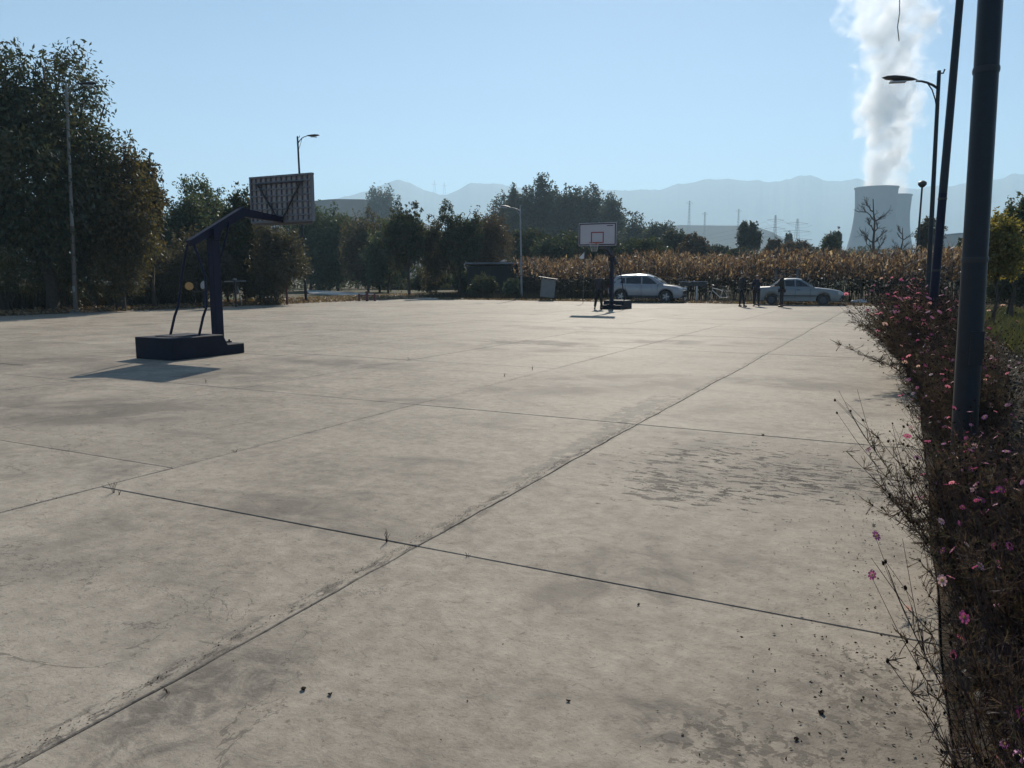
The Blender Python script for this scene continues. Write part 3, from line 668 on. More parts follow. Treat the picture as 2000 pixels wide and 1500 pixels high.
def scatter_leaves(name, u0, u1, w0, w1, n, size, mat, label, h=(.0, .03), kind='stuff', flat=.25, mask=None):
    u = rng.uniform(u0, u1, n); w = rng.uniform(w0, w1, n)
    if mask is not None: k = mask(u, w); u, w = u[k], w[k]; n = len(u)
    pos = np.stack([u*sA+w*cA, u*cA-w*sA, rng.uniform(h[0], h[1], n)], 1)
    d = rng.normal(size=(n, 3)); d[:, 2] *= flat; d = unit(d); s = unit(np.cross(d, np.array([0, 0, 1.])+rng.normal(size=(n, 3))*flat)); L = (size*rng.uniform(.5, 1.4, n))[:, None]
    nn = np.cross(s, d)
    Q = np.stack([pos-d*L*.5, pos+s*L*.28+nn*L*.1, pos+d*L*.5, pos-s*L*.28+nn*L*.1], 1)
    return tag(link(name, quads(name, Q, M[mat])), label, kind=kind)
scatter_leaves('fallen_leaves', 8, 60, -37.5, -30.6, 16000, .16, 'litter', 'brown fallen leaves piled along the left edge of the court', (.01, .16), flat=.5)
scatter_leaves('verge_leaves', UEND-.1, 48, -31, 5, 9000, .14, 'litter', 'dry leaves and husks along the far edge of the court', (.0, .08), flat=.5)
def grass(name, pts, h, mat, label, bend=.4):
    n = len(pts); base = np.array(pts); a = rng.uniform(0, 6.28, n); hh = h*rng.uniform(.4, 1.2, n)
    side = np.stack([np.cos(a), np.sin(a), np.zeros(n)], 1); L = rng.normal(size=(n, 3))*bend; L[:, 2] = 1; L = L*hh[:, None]; wd = (.05*hh+.004)[:, None]
    Q = np.stack([base-side*wd, base+side*wd, base+L*1.0+side*wd*.2, base+L*.98-side*wd*.2], 1)
    return tag(link(name, quads(name, Q, M[mat])), label, kind='stuff')
def gpts(u0, u1, w0, w1, n):
    u = rng.uniform(u0, u1, n); w = rng.uniform(w0, w1, n); return np.stack([u*sA+w*cA, u*cA-w*sA, np.full(n, -.03)], 1)
grass('court_edge_weeds', gpts(44.7, 50, -31, -19, 2600), .16, 'grass', 'sparse low weeds along the far left edge of the court')
grass('verge_grass', gpts(5, 42, 2.0, 16, 60000), .22, 'grass', 'rough green grass right of the flower bed')
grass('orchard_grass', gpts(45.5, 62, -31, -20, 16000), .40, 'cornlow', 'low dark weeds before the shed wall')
ug = gpts(12, 98, -56, -33.5, 60000); ux, uy = ug[:, 0], ug[:, 1]
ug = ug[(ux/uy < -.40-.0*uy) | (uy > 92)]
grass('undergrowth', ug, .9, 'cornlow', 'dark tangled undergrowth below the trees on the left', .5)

# ------------------------------------------------------------------ the dry corn field
def corn_field():
    n = 0; QL = []; QH = []; QS = []
    for row in range(24):
        u = 49.5+row*.72+(.0 if row < 12 else (row-12)*.5)
        step = .24 if row < 12 else .42
        ws = np.arange(-26.5 if row > 3 else -25.0, 14, step); ws = ws+rng.normal(size=len(ws))*.07
        for w in ws:
            uu = u+rng.normal()*.12; H = rng.uniform(2.25, 3.25)+.18*math.sin(w*.7)+(.15 if w > -5 else 0)
            if w < -21: H *= .9
            X, Y = uu*sA+w*cA, uu*cA-w*sA; lean = rng.normal(size=2)*.10
            top = np.array([X+lean[0], Y+lean[1], H*.93]); base = np.array([X, Y, -.04])
            q = np.array([.013, 0, 0]); QS.append([base-q, base+q, top+q*.5, top-q*.5]); q = q[[1, 0, 2]]; QS.append([base-q, base+q, top+q*.5, top-q*.5])
            nl = rng.integers(9, 13) if row < 12 else 6
            lo = .25 if row < 3 else .5
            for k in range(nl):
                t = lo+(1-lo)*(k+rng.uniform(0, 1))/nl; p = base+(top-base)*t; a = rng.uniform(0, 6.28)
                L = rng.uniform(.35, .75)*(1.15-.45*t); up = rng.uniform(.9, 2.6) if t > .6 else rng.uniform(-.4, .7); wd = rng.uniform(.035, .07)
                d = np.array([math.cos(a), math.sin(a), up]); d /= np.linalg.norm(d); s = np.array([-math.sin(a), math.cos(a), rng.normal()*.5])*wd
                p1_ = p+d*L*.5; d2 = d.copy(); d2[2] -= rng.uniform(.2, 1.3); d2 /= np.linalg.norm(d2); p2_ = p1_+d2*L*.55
                T = QH if p[2] > 1.35 else QL  # leaves below this height get the colour with shade painted in
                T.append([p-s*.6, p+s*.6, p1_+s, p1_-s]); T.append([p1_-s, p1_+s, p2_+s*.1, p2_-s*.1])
            if rng.random() < .9:
                for _ in range(4):
                    d = np.array([rng.normal()*.3, rng.normal()*.3, 1.0])*rng.uniform(.18, .34); s = np.array([.008, .004, 0])
                    QH.append([top-s, top+s, top+d+s*.5, top+d-s*.5])
    root = bpy.data.objects.new('corn_field', None); C.objects.link(root); tag(root, 'tall dry tan corn standing behind the parked cars', kind='stuff')
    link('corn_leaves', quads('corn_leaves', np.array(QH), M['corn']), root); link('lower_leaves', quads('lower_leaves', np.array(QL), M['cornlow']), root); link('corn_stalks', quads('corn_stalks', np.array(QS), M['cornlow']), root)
    for o in root.children: o['kind'] = 'stuff'
corn_field()
def wpos(u, w, z=0): X, Y = W(u, w); return (X, Y, z)

# ------------------------------------------------------------------ shed wall, path, far-edge things
X0, Y0 = G(925, 562); X1, Y1 = G(1030, 562)
def shed():
    Y = 58; xa, za = GD(915, 517, Y); xb, _ = GD(1052, 517, Y)
    root = thing('shed', 'low dark green shed wall left of the corn with a pale sheet on its roof', 'shed', ((xa+xb)/2, Y+2, 0), R(-6)); L = xb-xa
    for i in range(int(L/.9)+1):
        MB().box((-L/2+i*.9+.43, -1.5+(.015 if i % 2 else 0), za/2-.05), (.88, .06, za-.1)).build('wall_panel', M['green'], root)
    MB().box((0, .2, za/2-.1), (L-.1, 3.2, za-.3)).build('wall', M['green'], root)
    MB().box((0, .2, za+.02), (L+.3, 3.7, .12), rx=R(-3)).build('roof', M['roof'], root)
    m = MB(); n = 14
    for i in range(n):
        for j in range(5): m.v.append((-L/2+.3+i*L*.5/n, -1.75+j*.6, za+.12+.05*rng.random()+(.0 if i < n-3 else .12*(i-n+3))))
    m.f = [(i*5+j, i*5+j+1, (i+1)*5+j+1, (i+1)*5+j) for i in range(n-1) for j in range(4)]; m.m = [0]*len(m.f)
    tag(m.build('roof_tarpaulin', M['tarp'], None, loc=((xa+xb)/2, Y+2, 0), rot=(0, 0, R(-6))), 'wrinkled pale sheet lying on the shed roof', 'tarpaulin')
shed()
pth = [G(596, 566, .02), G(604, 573, .02), G(735, 580, .02), G(850, 585, .02), G(862, 582, .02), G(740, 575, .02)]
m = MB(); m.add([(x, y, z) for z in (-.03, .06) for x, y in pth], [(6, 7, 8, 9, 10, 11), (0, 1, 7, 6), (1, 2, 8, 7), (2, 3, 9, 8), (3, 4, 10, 9), (4, 5, 11, 10), (5, 0, 6, 11)])
tag(m.build('path', M['path']), kind='structure')
# leaning grey panel
X, Y = G(1070, 587)
t = thing('notice_panel', 'grey blue slanted panel on dark legs, right of the pale street lamp', 'panel', (X, Y, 0), R(-20))
MB().box((0, 0, .78), (.95, .06, 1.15), ry=R(6)).build('panel', M['sign'], t); MB().box((0, -.01, 1.42), (1.25, .22, .07), ry=R(8)).build('panel_cap', M['dark'], t)
for s in (-1, 1): MB().tube([(s*.45, .1, 0), (s*.45, .04, 1.3)], .03, 6).build('leg', M['dark'], t)
# pale flag on a cane
X, Z = GD(1140, 492, 45)
t = thing('white_flag', 'small white pennant sticking up out of the corn left of the far hoop', 'flag', (X, 45, 0))
MB().tube([(0, 0, 0), (.05, 0, Z+.05)], .015, 6).build('cane', M['polebrown'], t)
m = MB(); m.add([(.05, 0, Z), (-.28, .03, Z-.36), (-.1, -.03, Z-.40), (.05, 0, Z-.38)], [(0, 1, 2, 3)]); m.add([(.05, .004, Z), (-.28, .034, Z-.36), (-.1, -.026, Z-.40), (.05, .004, Z-.38)], [(3, 2, 1, 0)]); m.build('cloth', M['white'], t)
# low frame of pale posts between the cars
X, Y = G(1350, 589)
t = thing('metal_barrier', 'low dark metal barrier with two pale posts right of the white suv', 'frame', (X, Y, 0), -A)
for s in (-.38, .32): MB().box((s, 0, .47), (.09, .09, .94)).build('pale_post', M['white'], t); 
for s in (-.8, .75): MB().box((s, .4, .6), (.06, .06, 1.2)).build('leg', M['dark'], t)
MB().box((0, .4, 1.22), (1.75, .08, .06)).build('top_rail', M['grey'], t); MB().box((0, .4, 1.05), (1.6, .04, .22)).build('back_panel', M['dark'], t); MB().box((-.03, 0, .06), (.75, .06, .05)).build('bottom_rail', M['grey'], t)
# pale leafed branch and white scrap right of the old car
X, Y = G(1662, 592)
t = thing('pale_shrub', 'small shrub with whitish leaves spreading in two sprays right of the old saloon', 'shrub', (X, Y+.8, 0)); r2 = np.random.default_rng(11)
m = MB(); m.tube([(0, 0, 0), (.05, 0, 1.0)], .02, 5); m.tube([(.05, 0, 1.0), (-.5, 0, .95+.2)], .012, 5); m.tube([(.05, 0, 1.0), (.5, 0, 1.0)], .012, 5); m.build('stem', M['brown'], t)
pp = np.concatenate([np.array([-.45, 0, 1.12])+r2.normal(size=(60, 3))*np.array([.24, .15, .07])+0, np.array([.36, 0, 1.1])+r2.normal(size=(50, 3))*np.array([.2, .15, .10])]); pp[:60, 2] += (pp[:60, 0]+.45)*.55; pp[60:, 2] -= (pp[60:, 0]-.36)*.6
link('foliage', quads('foliage', leaf_quads(r2, pp, .14, .4, .2), M['cream']), t)
X, Y = G(1690, 594)
t = MB().box((0, 0, .12), (.85, .3, .12), ry=R(3)).box((.1, .05, .2), (.45, .2, .06), ry=R(-5)).build('white_sack', M['tarp'], None, loc=(X, Y+.8, 0), bevel=.03); tag(t, 'small flat pale sack lying at the court edge by the flowers', 'sack')
# trestle-like rack behind the old car
X, Y = G(1562, 592)
t = thing('open_rack', 'dark open rack on two pale posts standing behind the old saloon', 'rack', (X, Y+2.4, 0), -A)
for s in (-.62, .62): MB().box((s, 0, 1.0), (.12, .1, 2.05)).build('post', M['grey'], t)
MB().box((0, 0, 1.95), (1.5, .5, .05)).build('top_board', M['dark'], t); MB().box((0, 0, 1.7), (1.3, .04, .07)).build('rail', M['dark'], t)

# ------------------------------------------------------------------ basketball hoops
def hoop(name, label, cat, u_end, w, dirn, bu, z0, z1, front):
    # origin at the middle of the low end of the base, local +y towards the board
    root = thing(name, label, cat, wpos(u_end, w), -A if dirn > 0 else math.pi-A)
    m = MB(); m.prism([(-1.7, 0), (0, 0), (0, .2), (-.42, .2), (-.52, .40), (-1.7, .40)], -.5, .5)
    for i, v in enumerate(m.v): m.v[i] = (v[1], v[0], v[2])
    m.build('base', M['blueb'], root, bevel=.012)
    m = MB(); m.box((0, -1.15, .403), (.5, .6, .02)); m.build('ballast_lid', M['blueb'], root)
    yp = -.2
    MB().box((0, yp, 1.22), (.15, .19, 2.06)).build('post', M['blue'], root, bevel=.008)
    m = MB(); m.box((0, yp, .215), (.36, .36, .025))
    for a in (-1, 1):
        for b_ in (-1, 1): m.lathe([(.0, .26), (.02, .26), (.02, .22)], (a*.14, yp+b_*.15, 0), 6)
    m.build('post_flange', M['blue'], root)
    yb = bu; zm = z0+.02
    def beam(a, b, wd, h0, h1, nm):
        a = Vector(a); b = Vector(b); d = (b-a).normalized(); n = Vector((0, -d.z, d.y))
        vs = []
        for p, h in ((a, h0), (b, h1)):
            for sx, sn in ((-1, -1), (1, -1), (1, 1), (-1, 1)): vs.append(p+Vector((sx*wd/2, 0, 0))+n*sn*h/2)
        m = MB(); m.add(vs, [(0, 1, 2, 3), (7, 6, 5, 4), (0, 4, 5, 1), (1, 5, 6, 2), (2, 6, 7, 3), (3, 7, 4, 0)]); m.build(nm, M['blue'], root, bevel=.006)
    beam((0, -.78, 2.13), (0, .62, 2.83), .13, .12, .19, 'arm'); beam((0, .55, 2.81), (0, yb-.05, zm+.03), .12, .17, .12, 'arm')
    m = MB()
    for s in (-1, 1): m.tube([(s*.09, -.1, 1.9), (s*.09, .15, 2.58)], .02, 6)
    m.build('brace', M['blue'], root)
    m = MB(); m.box((0, yp, 2.33), (.26, .16, .2)); m.build('pivot_bracket', M['blue'], root)
    for s, ys in ((-1, -1.05), (1, -.95)):
        x = s*.33
        MB().tube([(s*.09, -.74, 2.12), (x*.8, ys+.28, 1.5), (x, ys+.22, .95), (x, ys+.12, .75), (x, ys, .40)], [.024]*5, 8).build('stay_rod', M['blue'], root, smooth=True)
    # board
    hw = .88; H = z1-z0; bd = MB(); bd.box((0, yb, (z0+z1)/2), (hw*2, .018, H)); board = bd.build('backboard', [M['boardwhite']], root)
    fr = MB()
    for z in (z0+.02, z1-.02): fr.box((0, yb-.03, z), (hw*2+.03, .075, .04))
    for x in (-hw+.01, hw-.01): fr.box((x, yb-.031, (z0+z1)/2), (.04, .073, H-.08))
    fr.build('board_frame', M['dark'] if front else M['rib'], board)
    MB().box((0, yb-.012, (z0+z1)/2), (hw*2-.04, .006, H-.06)).build('back_sheet', M['plate'], board)
    if not front:
        nx, nz = 12, 7
        for i in range(1, nx): MB().box((-hw+i*2*hw/nx, yb-.036, (z0+z1)/2), (.030, .042, H-.08)).build('rib', M['rib'], board)
        for i in range(1, nz): MB().box((0, yb-.037, z0+i*H/nz), (hw*2-.06, .044, .030)).build('rib', M['rib'], board)
        for s in (-1, 1): MB().tube([(s*.06, yb-.10, z0+.05), (s*.62, yb-.10, z1-.17)], .022, 6).build('diagonal_brace', M['dark'], board)
        MB().tube([(-.68, yb-.09, z1-.17), (.68, yb-.09, z1-.17)], .015, 6).build('cross_brace', M['dark'], board)
    f = MB(); yf = yb+.012
    bl = 'darkline'
    for z in (z0+.05, z1-.05): f.box((0, yf, z), (hw*2-.06, .006, .05))
    for x in (-hw+.05, hw-.05): f.box((x, yf+.001, (z0+z1)/2), (.05, .006, H-.15))
    f.build('border_line', M[bl], board)
    q = MB(); zq = z0+.14
    for z in (zq, zq+.44): q.box((0, yf, z), (.60, .006, .05))
    for x in (-.275, .275): q.box((x, yf+.001, zq+.22), (.05, .006, .40))
    q.build('target_square', M['redline'] if front else M['darkline'], board)
    rg = MB(); rr = .225; zr = z0+.12; pts = [(rr*math.cos(a), yb+.15+rr+rr*math.sin(a), zr) for a in [2*math.pi*i/24 for i in range(25)]]
    rg.tube(pts, .011, 6, cap=False); rg.box((0, yb+.08, zr-.02), (.12, .16, .03)); rim = rg.build('rim', M['rimred'], root)
    if front:
        nt = MB()
        for i in range(12):
            a = 2*math.pi*i/12
            for dd in (.26, -.26):
                nt.tube([(rr*math.cos(a), yb+.15+rr+rr*math.sin(a), zr), (rr*.7*math.cos(a+dd), yb+.15+rr+rr*.7*math.sin(a+dd), zr-.2), (rr*.55*math.cos(a), yb+.15+rr+rr*.55*math.sin(a), zr-.38)], .004, 3)
        nt.build('net', M['net'], rim)
    pd = MB(); pd.box((0, yb-.005, z0-.03), (hw*2-.1 if not front else .9, .05, .05)); pd.build('bottom_pad', M['polebrown'] if not front else M['dark'], board)
    if front: MB().box((-.58, yf+.001, z1-.14), (.28, .004, .035)).build('printed_mark', M['darkline'], board)
    return root
hoop('basketball_hoop', 'near blue black basketball hoop seen from behind, ribbed grey back of the board', 'basketball hoop', 11.2, -12.2, 1, 1.76, 2.68, 3.68, False)
hoop('basketball_hoop', 'far basketball hoop facing the camera, white board beside the white suv', 'basketball hoop', 34.1, -12.25, -1, 1.78, 2.86, 3.86, True)

# ------------------------------------------------------------------ street lamps
def lamp(label, X, Y, H, arm, az, lean=(0, 0), rb=.075, rt=.045, mat='pole', head='dark', alen=1.5, cap=True, arms=True, band=None, rise=.35):
    root = thing('street_lamp', label, 'street lamp', (X, Y, 0)); lx, ly = lean
    P = lambda z: Vector((lx*z, ly*z, z))
    zs = [0, H*.25, H*.5, H*.75, H]
    if band:
        MB().tube([P(0), P(band)], [rb, rb+(rt-rb)*band/H], 20).build('lower_pole', M[band_mat], root, smooth=True)
        zs = [band, H*.4, H*.6, H*.8, H]
    MB().tube([P(z) for z in zs], [rb+(rt-rb)*z/H for z in zs], 20).build('pole', M[mat], root, smooth=True)
    m = MB(); m.box((0, 0, .012), (rb*4.2, rb*4.2, .024))
    for a in (-1, 1):
        for b in (-1, 1): m.tube([(a*rb*1.6, b*rb*1.6, .02), (a*rb*1.6, b*rb*1.6, .07)], .012, 6)
        m.box((a*rb*1.5, 0, .09), (rb*1.0, .01, .14))
    m.build('base_plate', M[mat], root)
    m = MB(); m.box((lx*1.0+0, ly-rb*.98, 1.0), (.09, .02, .24)); m.build('service_hatch', M[mat], root)
    for zz in (1.62, 2.9): m = MB(); rr = rb+(rt-rb)*zz/H+.004; m.lathe([(rr, -.02), (rr+.003, 0), (rr, .02)], (lx*zz, ly*zz, zz), 20); m.build('clamp_band', M['dark'], root, smooth=True)
    if arms:
        d = Vector((math.sin(az), math.cos(az), 0)); t = P(H-.35)
        a = [t+d*alen*k+Vector((0, 0, rise*(1-(1-k)**2))) for k in (0, .25, .5, .75, 1)]
        MB().tube(a, [.03, .028, .026, .024, .022], 8).build('arm', M[mat], root, smooth=True)
        b = [P(H-.85), P(H-.85)+d*alen*.12+Vector((0, 0, .26)), P(H-.85)+d*alen*.28+Vector((0, 0, .48)), a[2]]
        MB().tube(b, .014, 6).build('brace', M[mat], root, smooth=True)
        h = MB(); q = az; prof = [(0, 0), (.12, .045), (.30, .075), (.52, .085), (.70, .06), (.82, .0)]
        vs = []; n = 10; e = a[-1]
        for l, r in prof:
            for j in range(n):
                an = 2*math.pi*j/n; sz = r*(.75 if math.sin(an) > 0 else .55)*math.sin(an)*1.1; sx = r*1.8*math.cos(an)
                c_ = e+d*(l-.05)+Vector((0, 0, .03+l*.10)); side = Vector((d.y, -d.x, 0)); vs.append(c_+side*sx+Vector((0, 0, sz)))
        h.add(vs, [(i*n+j, (i+1)*n+j, (i+1)*n+(j+1) % n, i*n+(j+1) % n) for i in range(5) for j in range(n)])
        hd = h.build('lamp_head', M[head], root, smooth=True)
        g = MB(); c_ = e+d*.40+Vector((0, 0, -.005)); g.box(tuple(c_), (.14, .36, .03), rz=-az); g.build('diffuser', M['lampg'], hd)
    if cap:
        k = MB(); tp = P(H); k.box(tuple(tp+Vector((0, 0, .03))), (.06, .06, .06)); k.tube([tp, tp+Vector((.1, 0, .0)), tp+Vector((.13, 0, .09))], .018, 6); k.build('pole_sensor', M[mat], root)
    return root
band_mat = 'blue'
def polepos(d): return W(d, .45)
# right-hand row
X, Y = polepos(6.4)
big = lamp('thickest dark pole at the right, its top out of the photo, standing in the flowers', X, Y, 7.6, 1, R(-70), (-.022, .0), .085, .065, 'pole', alen=1.7)
X, Y = polepos(16.2)
lamp('second slim dark pole beside the thick one, running out of the top of the photo', X, Y, 9.4, 1, R(-75), (.012, 0), .078, .055, 'pole', band=3.0)
X, Y = W(21.5, .5); x_, H3 = GD(1834, 143, Y)
lamp('dark street lamp on the right whose head reaches left over the cooling tower steam', X, Y, H3, 1, R(-78), ((x_-X)/H3, 0), .062, .042, 'pole', alen=.50, rise=.2)
Xf, Yf = W(52, .42); x_, H4 = GD(1801, 366, Yf)
root = lamp('small far street lamp with a round head, right of the cooling towers', Xf, Yf, H4, 1, 0, ((x_-Xf)/H4, 0), .07, .05, 'pole', arms=False, cap=False)
m = MB(); m.lathe([(0, -.05), (.12, .02), (.24, .16), (.22, .30), (.1, .38), (0, .40)], (x_-Xf, 0, H4), 14); m.build('lamp_head', M['dark'], root, smooth=True)
# left and middle lamps
band_mat = 'polebrown'
X, Y = G(148, 611); x_, H = GD(129, 162, Y)
lamp('tall rusty street lamp standing in front of the big walnut, its head among the leaves', X, Y, H, 1, R(75), ((x_-X)/H, 0), .085, .05, 'polegrey', alen=.42, cap=False, band=3.6, rise=.3)
X, Y = G(598, 591); x_, H = GD(581, 268, Y)
lamp('street lamp rising behind the near backboard, its arm pointing right', X, Y, H, 1, R(72), ((x_-X)/H, 0), .085, .05, 'pole', alen=.50, rise=.42)
X, Y = G(1019, 584); x_, H = GD(1016, 402, Y)
lamp('short pale grey street lamp in front of the hazy poplars, its arm pointing left', X, Y, H, 1, R(-80), ((x_-X)/H, 0), .075, .045, 'polewhite', 'polewhite', alen=.7, rise=.25)
# the loose wire hanging into the top of the picture
Yw = 5.6; top = Vector(W(6.4, .45)+(7.6,)); a_ = top+Vector((-.17, 0, -.35))
pts = [a_+Vector((-.0, 0, 0))]
for x, y in ((1752, -160), (1758, -60), (1757, 0), (1757, 25), (1753, 52), (1754, 62), (1756, 80)):
    xx, zz = GD(x, y, Yw); pts.append(Vector((xx, Yw, zz)))
tag(MB().tube(pts, .0032, 5).build('loose_wire', M['black']), 'thin loose wire dangling from above into the sky over the steam', 'wire')

# ------------------------------------------------------------------ exercise equipment on the left
X, Y = G(243, 607)
t = thing('short_post', 'dark square short post at the court edge below the walnut', 'post', (X, Y, 0))
MB().box((0, 0, .72), (.14, .14, 1.44)).build('post', M['dark'], t); MB().box((0, 0, 1.5), (.34, .2, .12)).build('post_head', M['dark'], t)
X, Y = G(400, 602)
t = thing('tai_chi_wheels', 'tai chi exercise wheels with orange, white and pink discs on a dark stand', 'exercise machine', (X, Y, 0), R(6))
MB().tube([(0, 0, 0), (0, 0, .85)], .06, 10).build('stand', M['blue'], t)
m = MB(); m.tube([(-.62, 0, .98), (-.45, -.05, .78), (0, 0, .82)], .022, 6); m.tube([(.45, 0, 1.05), (.35, -.05, .84), (0, 0, .82)], .022, 6); m.tube([(0, 0, .8), (0, .0, 1.1)], .03, 6); m.build('arms', M['polebrown'], t)
for (x, y, z, r, mt, rz, nm) in ((-.66, -.05, 1.06, .20, 'orange', R(25), 'orange_disc'), (.02, -.1, 1.12, .20, 'white', R(-35), 'white_disc'), (.42, -.02, 1.16, .18, 'pinkd', R(-62), 'pink_disc')):
    Mx = Matrix.Rotation(rz, 3, 'Z') @ Matrix.Rotation(R(78), 3, 'X')
    m = MB(); m.lathe([(0, 0), (r*.35, -.02), (r*.9, -.01), (r, .012), (r*.9, .03), (0, .03)], (x, y, z), 20, Mx); dsc = m.build(nm, M[mt], t, smooth=True)
    m = MB(); m.lathe([(r*.62, -.022), (r*.70, -.035), (r*.78, -.022)], (x, y, z), 20, Mx); m.build('grip_ring', M['redp'] if mt != 'white' else M['grey'], dsc)
X, Y = G(461, 599)
t = thing('waist_twister', 'dark T-shaped exercise stand with a horizontal bar and splayed legs', 'exercise machine', (X, Y, 0), R(4))
MB().tube([(0, 0, 0), (0, 0, 1.35)], .055, 10).build('stand', M['dark'], t); MB().tube([(-.52, 0, 1.26), (.55, 0, 1.3)], .03, 8).build('hand_bar', M['grey'], t)
for s in (-1, 1): MB().tube([(s*.06, .2, 1.05), (s*.22, .25, .12)], .025, 6).build('leg', M['grey'], t)
m = MB(); m.lathe([(0, 0), (.11, 0), (.11, .08), (0, .1)], (0, 0, 1.34), 12); m.build('cap', M['grey'], t)
X, Y = G(561, 595)
t = thing('exercise_post', 'slim dark post with a small cross handle left of the middle street lamp', 'exercise machine', (X, Y, 0), R(4))
MB().tube([(0, 0, 0), (0, 0, 1.32)], .06, 10).build('stand', M['redp'], t); MB().box((0, 0, 1.33), (.36, .08, .07)).build('handle', M['dark'], t)
X, Y = G(717, 588)
t = thing('low_red_seat', 'low dark red three legged exercise seat at the court edge before the pale path', 'exercise seat', (X, Y, 0), R(4))
for s in (-.48, 0, .48): MB().box((s, 0, .23 if s else .31), (.12 if s else .17, .14, .46 if s else .62)).build('leg', M['redp'], t)
MB().box((0, 0, .36), (1.1, .08, .07)).build('cross_bar', M['redp'], t)
for px, py, lab in ((946, 576, 'short pale topped stake among the weeds left of the shed wall'), (885, 577, 'small dark stake under the pointed dark tree')):
    pass

# ------------------------------------------------------------------ cars
def car(label, kind, X, Y, rz):
    suv = kind == 'suv'
    root = thing('parked_suv' if suv else 'parked_saloon', label, 'car', (X, Y, 0), rz)
    paint = M['carwhite'] if suv else M['carsilver']
    if suv:
        L = 4.5; hwid = .90; xr, xf = -1.42, 1.28; wr = .35; arch = .42
        zb = [(-2.25, .95), (-2.15, 1.06), (-1.6, 1.10), (.75, 1.06), (1.1, 1.045), (1.7, .97), (2.1, .86), (2.25, .66)]
        z0 = [(-2.25, .52), (-2.1, .36), (-1.9, .28), (1.9, .26), (2.15, .30), (2.25, .42)]
        roof = [(-2.08, 1.08), (-1.85, 1.48), (-1.6, 1.585), (-1.1, 1.63), (-.4, 1.655), (.1, 1.62), (.4, 1.53), (.75, 1.34), (1.12, 1.07)]
        wins = [[(-1.90, 1.16), (-1.60, 1.42), (-1.22, 1.46), (-1.18, 1.12)], [(-1.12, 1.12), (-1.15, 1.47), (-.75, 1.51), (-.25, 1.52), (-.22, 1.10)], [(-.14, 1.10), (-.17, 1.52), (.10, 1.50), (.38, 1.38), (.74, 1.10)]]
        ins = .20
    else:
        L = 4.5; hwid = .84; xr, xf = -1.32, 1.28; wr = .30; arch = .36
        zb = [(-2.25, .80), (-2.2, .93), (-1.3, .98), (.6, .93), (1.0, .92), (1.7, .84), (2.18, .73), (2.25, .62)]
        z0 = [(-2.25, .42), (-2.15, .32), (-1.9, .24), (1.9, .22), (2.2, .28), (2.25, .36)]
        roof = [(-1.42, .98), (-1.15, 1.20), (-.92, 1.36), (-.6, 1.40), (-.1, 1.41), (.12, 1.38), (.45, 1.17), (.84, .94)]
        wins = [[(-1.13, 1.03), (-.92, 1.26), (-.74, 1.31), (-.70, 1.02)], [(-.64, 1.02), (-.68, 1.32), (-.20, 1.33), (-.18, 1.00)], [(-.10, 1.00), (-.12, 1.33), (.08, 1.31), (.30, 1.18), (.56, 1.00)]]
        ins = .17
    f = lambda tb, x: float(np.interp(x, [p[0] for p in tb], [p[1] for p in tb]))
    xs = sorted(set([round(v, 3) for v in np.linspace(-L/2, L/2, 61)]))
    def w_at(x): e = abs(x)/(L/2); return hwid*(1-.16*max(0, (e-.72)/.28)**2.2)
    m = MB(); fr = [0, .18, .42, .68, .86, .95, 1]; wf = [.93, .985, 1.0, .992, .975, .95, .90]
    vs = []; nr = 0
    for x in xs:
        lo = f(z0, x); hi = f(zb, x)
        for xc in (xr, xf):
            if abs(x-xc) < arch: lo = max(lo, wr+math.sqrt(arch*arch-(x-xc)**2)*.98)
        lo = min(lo, hi-.06); ww = w_at(x); ring = []
        for q, k in zip(fr, wf): ring.append((x, -ww*k, lo+(hi-lo)*q))
        ring.append((x, -ww*.5, hi+.025))
        ring = ring+[(x, -p[1], p[2]) for p in reversed(ring)]; nr = len(ring); vs += ring
    n = len(xs); m.add(vs, [(i*nr+j, (i+1)*nr+j, (i+1)*nr+(j+1) % nr, i*nr+(j+1) % nr) for i in range(n-1) for j in range(nr)]+[tuple(range(nr)), tuple(reversed(range((n-1)*nr, n*nr)))])
    body = m.build('body', paint, root, smooth=True)
    def yside(x, z):
        zbv = f(zb, x); zr = max(f(roof, x), zbv+.01) if roof[0][0] <= x <= roof[-1][0] else zbv+.3
        zr_ = roof[len(roof)//2][1]; return w_at(x)*.90-(ins*max(0, (z-zbv)/(zr_-zbv)))
    m = MB(); gx = np.linspace(roof[0][0], roof[-1][0], 30); vs = []
    for x in gx:
        zt = f(roof, x); b = f(zb, x)-.02; zt = max(zt, b+.02); ys = []
        ring = []
        for q in (0, .5, .88, .97): z = b+(zt-b)*q; ring.append((x, -yside(x, z), z))
        ring.append((x, -yside(x, zt)*.86, zt+.012)); ring.append((x, -yside(x, zt)*.4, zt+.035))
        ring = ring+[(x, -p[1], p[2]) for p in reversed(ring)]; nr = len(ring); vs += ring
    n = len(gx); m.add(vs, [(i*nr+j, (i+1)*nr+j, (i+1)*nr+(j+1) % nr, i*nr+(j+1) % nr) for i in range(n-1) for j in range(nr)]+[tuple(range(nr)), tuple(reversed(range((n-1)*nr, n*nr)))])
    m.build('cabin', paint, root, smooth=True)
    for wv in wins:
        for s in (-1, 1):
            m = MB(); o = [(x, s*(yside(x, z)+.008), z) for x, z in wv]; i_ = [(x, s*(yside(x, z)-.03), z) for x, z in wv]; k = len(o)
            m.add(o+i_, [tuple(range(k)), tuple(range(2*k-1, k-1, -1))]+[(i, (i+1) % k, (i+1) % k+k, i+k) for i in range(k)]); m.build('window', M['glass'], root)
